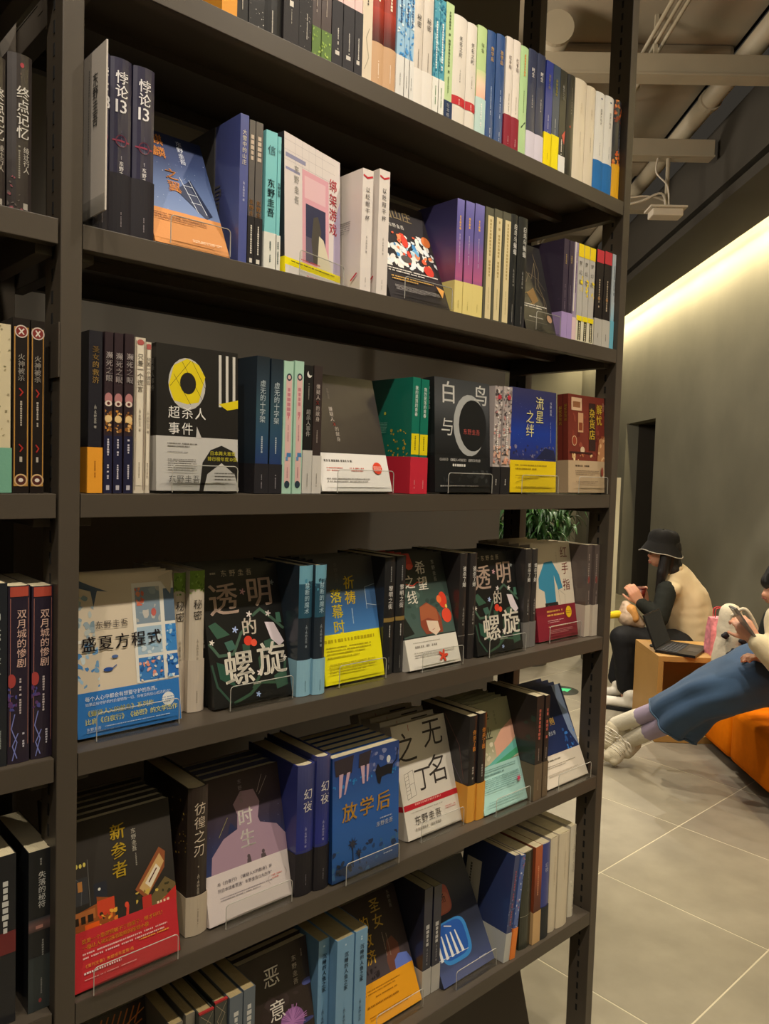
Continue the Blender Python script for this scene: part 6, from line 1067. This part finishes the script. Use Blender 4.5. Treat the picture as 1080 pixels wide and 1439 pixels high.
def person_girl():
    e = empty('person', 'person reclining on orange bench in blue denim skirt, holding a phone', 'person', RW(3.5, 1.9, FZ))
    hd, neck, ch = V3('p2_head'), V3('p2_neck'), V3('p2_ch')
    caps = [(neck, .05, ch, .08), (ch, .11, V3('p2_belly'), .11), (V3('p2_belly'), .12, V3('p2_hip'), .13),
            (V3('p2_shN'), .05, V3('p2_elN'), .036), (V3('p2_elN'), .036, V3('p2_wrN'), .024), (V3('p2_shF'), .05, V3('p2_elF'), .036), (V3('p2_elF'), .036, V3('p2_wrF'), .024),
            (V3('p2_hip'), .1, V3('p2_knN'), .058), (V3('p2_knN'), .056, V3('p2_caN'), .044), (V3('p2_caN'), .044, V3('p2_anN'), .033),
            (V3('p2_hip'), .1, V3('p2_knF'), .058), (V3('p2_knF'), .056, V3('p2_caF'), .044), (V3('p2_caF'), .044, V3('p2_anF'), .033),
            (V3('p2_anN'), .03, V3('p2_toeN'), .025), (V3('p2_anF'), .03, V3('p2_toeF'), .025), (neck, .045, hd-UP*.05, .05)]
    caps += hand_caps(V3('p2_wrN'), (V3('p2_haN')-V3('p2_wrN')), -WD, .9, 1, 1)
    caps += hand_caps(V3('p2_wrF'), (V3('p2_haF')-V3('p2_wrF')), UP, .6, 1, -1)
    f = (LEFT*.85-UP*.35).normalized()
    el = [(hd, (.095, .075, .112), ANG+math.pi/2), (hd+LEFT*.05-UP*.05, (.05, .05, .045)), (hd+f*.1-UP*.01, (.018, .012, .016)), (hd-WD*.076, (.018, .012, .028))]
    blob('body', caps, el, M_SKIN, e, .006, 2)
    for s_ in (-1, 1):
        m = MB(); c = hd+LEFT*.089+WD*.03*s_; m.tube([c-LEFT*.002, c+LEFT*.004], [.011, .006], 10); child_local2(m.build('eye', mat('eye_dark', '#1a1210')), e)
    c = hd+LEFT*.092-UP*.062; child_local2(MB().tube([c-WD*.02, c+LEFT*.004, c+WD*.02], [.003, .006, .003], 8).build('mouth', mat('lips', '#a05848'), None, True), e)
    caps = [(hd-LEFT*.02+UP*.03, .098, hd-LEFT*.045-UP*.05, .085), (hd-LEFT*.04-UP*.04, .07, neck-LEFT*.04-UP*.04, .05), (hd+LEFT*.045+UP*.06, .045, hd+LEFT*.075+UP*.01, .04), (hd-WD*.062+LEFT*.05+UP*.04, .04, hd-WD*.078+LEFT*.045-UP*.02, .03), (hd-WD*.07+LEFT*.04-UP*.02, .034, hd-WD*.078+LEFT*.01-UP*.12, .028), (hd-WD*.05+LEFT*.075+UP*.05, .03, hd-WD*.05+LEFT*.085-UP*.0, .018)]
    blob('hair', caps, [], M_HAIR, e, .009, 3, disp=.006)
    MK = mat('cream_fleece', '#cdbf9d', rough=.9, bump=.3, scale=25, sheen=.2)
    for s_ in 'NF':
        caps = [(V3('p2_sh'+s_), .07, V3('p2_el'+s_), .062), (V3('p2_el'+s_), .06, V3('p2_wr'+s_).lerp(V3('p2_el'+s_), .12), .046)]
        blob('sleeve', caps, [], MK, e, .009, 3, disp=.009)
    blob('top', [(ch+UP*.03, .1, V3('p2_belly'), .128), (V3('p2_shN'), .06, V3('p2_shF'), .06)], [], MK, e, .011, 4, disp=.008)
    blob('dark_vest', [(ch-UP*.01, .125, V3('p2_belly'), .145), (V3('p2_belly'), .145, V3('p2_hip')+UP*.05, .13)], [], mat('black_knit', '#1f211d'), e, .011, 4, disp=.006)
    cp = V3('p2_neck')
    blob('white_collar', [(cp+LEFT*.03-WD*.05-UP*.02, .02, cp+LEFT*.085-WD*.035-UP*.075, .022), (cp+LEFT*.03-WD*.05-UP*.02, .02, cp-LEFT*.06-WD*.04, .02), (cp-LEFT*.06-WD*.04, .02, cp+WD*.05, .02)], [], mat('white_cotton', '#c9c4b8', rough=.8), e, .007, 2)
    # denim skirt: draped tube with folds, open at the hem
    MD = mat('blue_denim', '#2f4a68', rough=.85, bump=.2, scale=450, var=.14, vscale=6, sheen=.1)
    ks = ['sk0', 'sk1', 'sk2', 'sk3', 'sk4']; cs = bez([V3(k) for k in ks], 7); rings = []; n = 44
    for i, c in enumerate(cs):
        t = i/(len(cs)-1); d = (cs[min(i+1, len(cs)-1)]-cs[max(i-1, 0)]).normalized(); sd = d.cross(UP).normalized(); up = sd.cross(d).normalized()
        ru = .15*(1-t)+.118*t-.02*math.sin(math.pi*t); rs = .2*(1-t)+.16*t; ring = []
        for k in range(n):
            a = 2*math.pi*k/n; fold = .012*t*math.sin(5*a+1.2+2*t)+.008*t*math.sin(9*a-3*t)+.012*noise.noise(Vector((math.cos(a)*2, math.sin(a)*2, t*5)))
            low = 1.12 if math.sin(a) < 0 else 1
            ring.append(c+up*math.sin(a)*(ru*low+fold)+sd*math.cos(a)*(rs+fold))
        rings.append(ring)
    rings += [[c_+(p-c_)*.955 for p in r_] for c_, r_ in reversed(list(zip(cs, rings)))]
    for r_ in rings:
        for p in r_:
            lc = p-Vector((CAMX, CAMY, 0)); b = lc.dot(ND); a = lc.dot(WD)
            if b > 1.66 and p.z < -1.095: p.z = -1.095+(p.z+1.095)*.05
    m = MB(); nn_ = len(rings); m.loft(rings, False); child_local2(m.build('denim_skirt', MD, None, True), e)
    hem = rings[len(cs)-1]; child_local2(MB().tube(list(hem)+[hem[0]], .005, 6, cap=False).build('skirt_hem', mat('denim_hem', '#3f566c', rough=.9), None, True), e)
    ML = mat('lavender_tights', '#9c8fa4', rough=.8, spec=.3); MSK = mat('ribbed_white_socks', '#cfc8b4', rough=.9, bump=.2, scale=120)
    for s_ in 'NF':
        ca, an = V3('p2_ca'+s_), V3('p2_an'+s_); mid = ca.lerp(an, .52)
        blob('legging', [(V3('p2_kn'+s_), .062, ca, .05), (ca, .05, mid, .043)], [], ML, e, .007, 3)
        blob('sock', [(mid.lerp(ca, .05), .0455, an, .041), (an, .041, an.lerp(V3('p2_toe'+s_), .3), .042)], [], MSK, e, .006, 2)
    MC = mat('cream_canvas', '#c4baa0', rough=.85, bump=.2, scale=120); MLc = mat('shoelace', '#ddd6c6', rough=.8)
    for s_ in 'NF':
        an, to = V3('p2_an'+s_), V3('p2_toe'+s_); d = (to-an).normalized(); he = an-(LEFT*-.045)*-1*0+Vector((0, 0, 0)); hl = an+d*.02-LEFT*.05
        nr0 = (-WD*.8+LEFT*.45+UP*.3); nr0 = (nr0-d*nr0.dot(d)).normalized(); sd = nr0.cross(d).normalized()
        blob('shoe', [(an+d*.02, .046, an+d*.1, .044), (hl, .036, hl+d*.06, .036), (an+d*.1+sd*.017, .033, to+sd*.021, .026), (an+d*.1-sd*.012, .033, to-sd*.016+d*.004, .029)], [], MC, e, .006, 2)
        m = MB(); top = (LEFT*-1)
        nrm = nr0
        for k in range(5):
            c = an+d*(.03+.016*k)+nrm*.042; m.tube([c-sd*.034-nrm*.012, c+nrm*.004, c+sd*.034-nrm*.012], .0024, 6)
        c = an+d*.03+nrm*.045
        m.tube(bez([c, c+sd*.03+nrm*.02, c+sd*.045-UP*.02, c+sd*.02-UP*.03]), .003, 6); m.tube(bez([c, c-sd*.03+nrm*.02, c-sd*.04-UP*.03, c-sd*.015-UP*.06]), .003, 6)
        child_local2(m.build('shoelaces', MLc, None, True), e)
person_girl()
def phone():
    a, b = V3('phone_top'), V3('phone_bot'); d = (b-a).normalized(); s_ = WD; n_ = d.cross(s_).normalized(); e = empty('phone', 'thin grey phone held by the person on the bench', 'phone', (a+b)/2)
    def slab(p0, L, hw, t0, t1): return [p0+d*x+s_*y+n_*z for z in (t0, t1) for y in (-hw, hw) for x in (0, L)]
    L = (b-a).length+.04
    F = [(0, 2, 3, 1), (4, 5, 7, 6), (0, 1, 5, 4), (2, 6, 7, 3), (0, 4, 6, 2), (1, 3, 7, 5)]
    child_local2(MB().add(slab(a, L, .036, -.004, .004), F) or None, e) if 0 else None
    m = MB(); m.add(slab(a, L, .036, -.004, .004), F); child_local2(m.build('phone_case', mat('phone_grey', '#8c8a88', rough=.3, metal=.4)), e)
    m = MB(); m.add(slab(a+d*.004, L-.008, .033, .0042, .005), F); child_local2(m.build('screen', mat('dark_glass', '#101214', rough=.08)), e)
    m = MB(); m.add(slab(a+d*.006, .028, .018, -.0075, -.004), F); child_local2(m.build('camera_module', mat('pale_lens_plate', '#cfcac0', rough=.25)), e)
phone()

def laptop():
    bl, br, fr, fl = [Vector(v)+UP*.002 for v in ((3.653, 1.116, -.936), (3.935, 1.178, -.936), (3.945, .976, -.936), (3.724, .927, -.936))]
    e = empty('laptop', 'open black laptop on the oak table, screen facing right', 'laptop', (bl+fr)/2)
    # hinge edge runs along the table's left side
    hinge = (br-bl); L = .31; h = hinge.normalized(); q = h.cross(UP).normalized()
    if q.dot(ND) < 0: q = -q
    D = .215; bl = bl+h*.0; MK = mat('black_laptop', '#17171a', rough=.35, metal=.3)
    def slab(o, x, y, z, lx, ly, t): return [o+x*a+y*b+z*c for c in (0, t) for b in (0, ly) for a in (0, lx)]
    F = [(0, 2, 3, 1), (4, 5, 7, 6), (0, 1, 5, 4), (2, 6, 7, 3), (0, 4, 6, 2), (1, 3, 7, 5)]
    m = MB(); m.add(slab(bl, h, q, UP, L, D, .014), F); child_local2(m.build('base', MK), e)
    keys = MB()
    for i in range(12):
        for j in range(5): keys.add(slab(bl+h*(.018+i*.0232)+q*(.022+j*.019)+UP*.014, h, q, UP, .019, .015, .0016), F)
    k = keys.build('keyboard', mat('dark_keys', '#232327', rough=.6)); k['kind'] = 'stuff'; child_local2(k, e)
    m = MB(); m.add(slab(bl+h*.1+q*.14+UP*.0141, h, q, UP, .11, .06, .0006), F); child_local2(m.build('touchpad', mat('touchpad', '#2c2c30', rough=.3)), e)
    th = R(22); up = (UP*math.cos(th)-q*math.sin(th)).normalized(); zz = up.cross(h).normalized()
    if zz.dot(q) < 0: zz = -zz
    up = (UP*math.cos(th)+q*math.sin(R(0))-q*math.sin(th)*-0-q*.0).normalized() if 0 else up
    m = MB(); m.add(slab(bl+UP*.014-zz*.006, h, up, zz, L, .2, .006), F); child_local2(m.build('lid', MK), e)
    m = MB(); m.add(slab(bl+UP*.014+up*.008+h*.008, h, up, zz, L-.016, .184, .001), F); child_local2(m.build('screen', mat('laptop_glass', '#15181f', rough=.06)), e)
laptop()
def small_things():
    c = RW(4.5, 1.5, -.936)
    o = MB().tube([c+UP*.001, c+UP*.008], [.045, .042], 28).build('coaster', mat('black_disc', '#141210', rough=.4)); tag(o, 'flat black disc on the left of the oak table', 'coaster')
    c = RW(4.45, 1.78, -.936)
    e = empty('plastic_cup', 'small crumpled clear plastic wrapper on the oak table', 'wrapper', c)
    blob('crumpled_film', [(c+UP*.02, .014, c+UP*.045+LEFT*.01, .02)], [], clear_mat('clear_film', rough=.05, base=.25), e, .006, 1, disp=.02)
    c = RW(4.36, 1.79, -.936); b = RW(4.33, 1.84, -.936)
    e = empty('pink_bag', 'pink patterned paper bag leaning at the end of the oak table', 'bag', c)
    m = MB(); w2, d2, H = .06, .045, .21
    # gusseted bag, upright
    x, y = ND, WD
    rings = []
    for z, s1, s2 in ((.001, 1, 1), (.05, 1.02, 1.0), (.14, .98, .8), (H, .95, .35)):
        P = [(-1, -1), (-.33, -1), (.33, -1), (1, -1), (.8, 0), (1, 1), (.33, 1), (-.33, 1), (-1, 1), (-.8, 0)]
        rings.append([c+x*(px*w2*s1)+y*(py*d2*s2)+UP*(z+.008*math.sin(px*3+z*30)) for px, py in P])
    m.loft(rings); child_local2(m.build('bag_body', mat('pink_paper', '#cf8088', rough=.6, var=.35, vscale=28, bump=.2, scale=30)), e)
    for s_ in (-1, 1): child_local2(MB().tube(bez([c+UP*H-x*.03+y*.016*s_, c+UP*(H+.05)-x*.025+y*.016*s_, c+UP*(H+.05)+x*.025+y*.016*s_, c+UP*H+x*.03+y*.016*s_]), .003, 6).build('bag_handle', mat('red_ribbon', '#c03038', rough=.6), None, True), e)
    # white canvas bag with black print beside the person on the bench
    c = V3('bagw')-UP*.2
    e = empty('canvas_bag', 'white canvas bag with black print slumped on the bench', 'bag', c)
    blob('bag_body', [(c+UP*.05-ND*.03, .065, c+UP*.17-ND*.0, .075), (c+UP*.17-ND*.0, .075, c+UP*.3-ND*.01, .06), (c+UP*.06+ND*.07, .06, c+UP*.2+ND*.05, .06)], [], mat('white_canvas', '#cbbfa6', rough=.85, bump=.2, scale=80), e, .01, 4, disp=.018)
    child_local2(MB().tube(bez([c+UP*.3-ND*.03-WD*.06, c+UP*.34+ND*.02-WD*.09, c+UP*.24+ND*.08-WD*.1, c+UP*.12+ND*.1-WD*.1]), .009, 8).build('strap', mat('white_canvas', '#cbbfa6'), None, True), e)
    for i, (u, z, s1, a) in enumerate(((.0, .12, .045, .5), (-.04, .2, .022, 0), (.05, .17, .03, -.4), (.02, .06, .02, .2))):
        p = c-ND*(.02-u)+UP*z-WD*.07
        blob('black_print', [(p-(ND*math.cos(a)+UP*math.sin(a))*s1*.6, .012, p+(ND*math.cos(a)+UP*math.sin(a))*s1*.6, .008), (p+UP*.01, .012, p-UP*s1*.6, .008)], [], mat('black_print_ink', '#1c181c', rough=.8), e, .006, 1)
small_things()
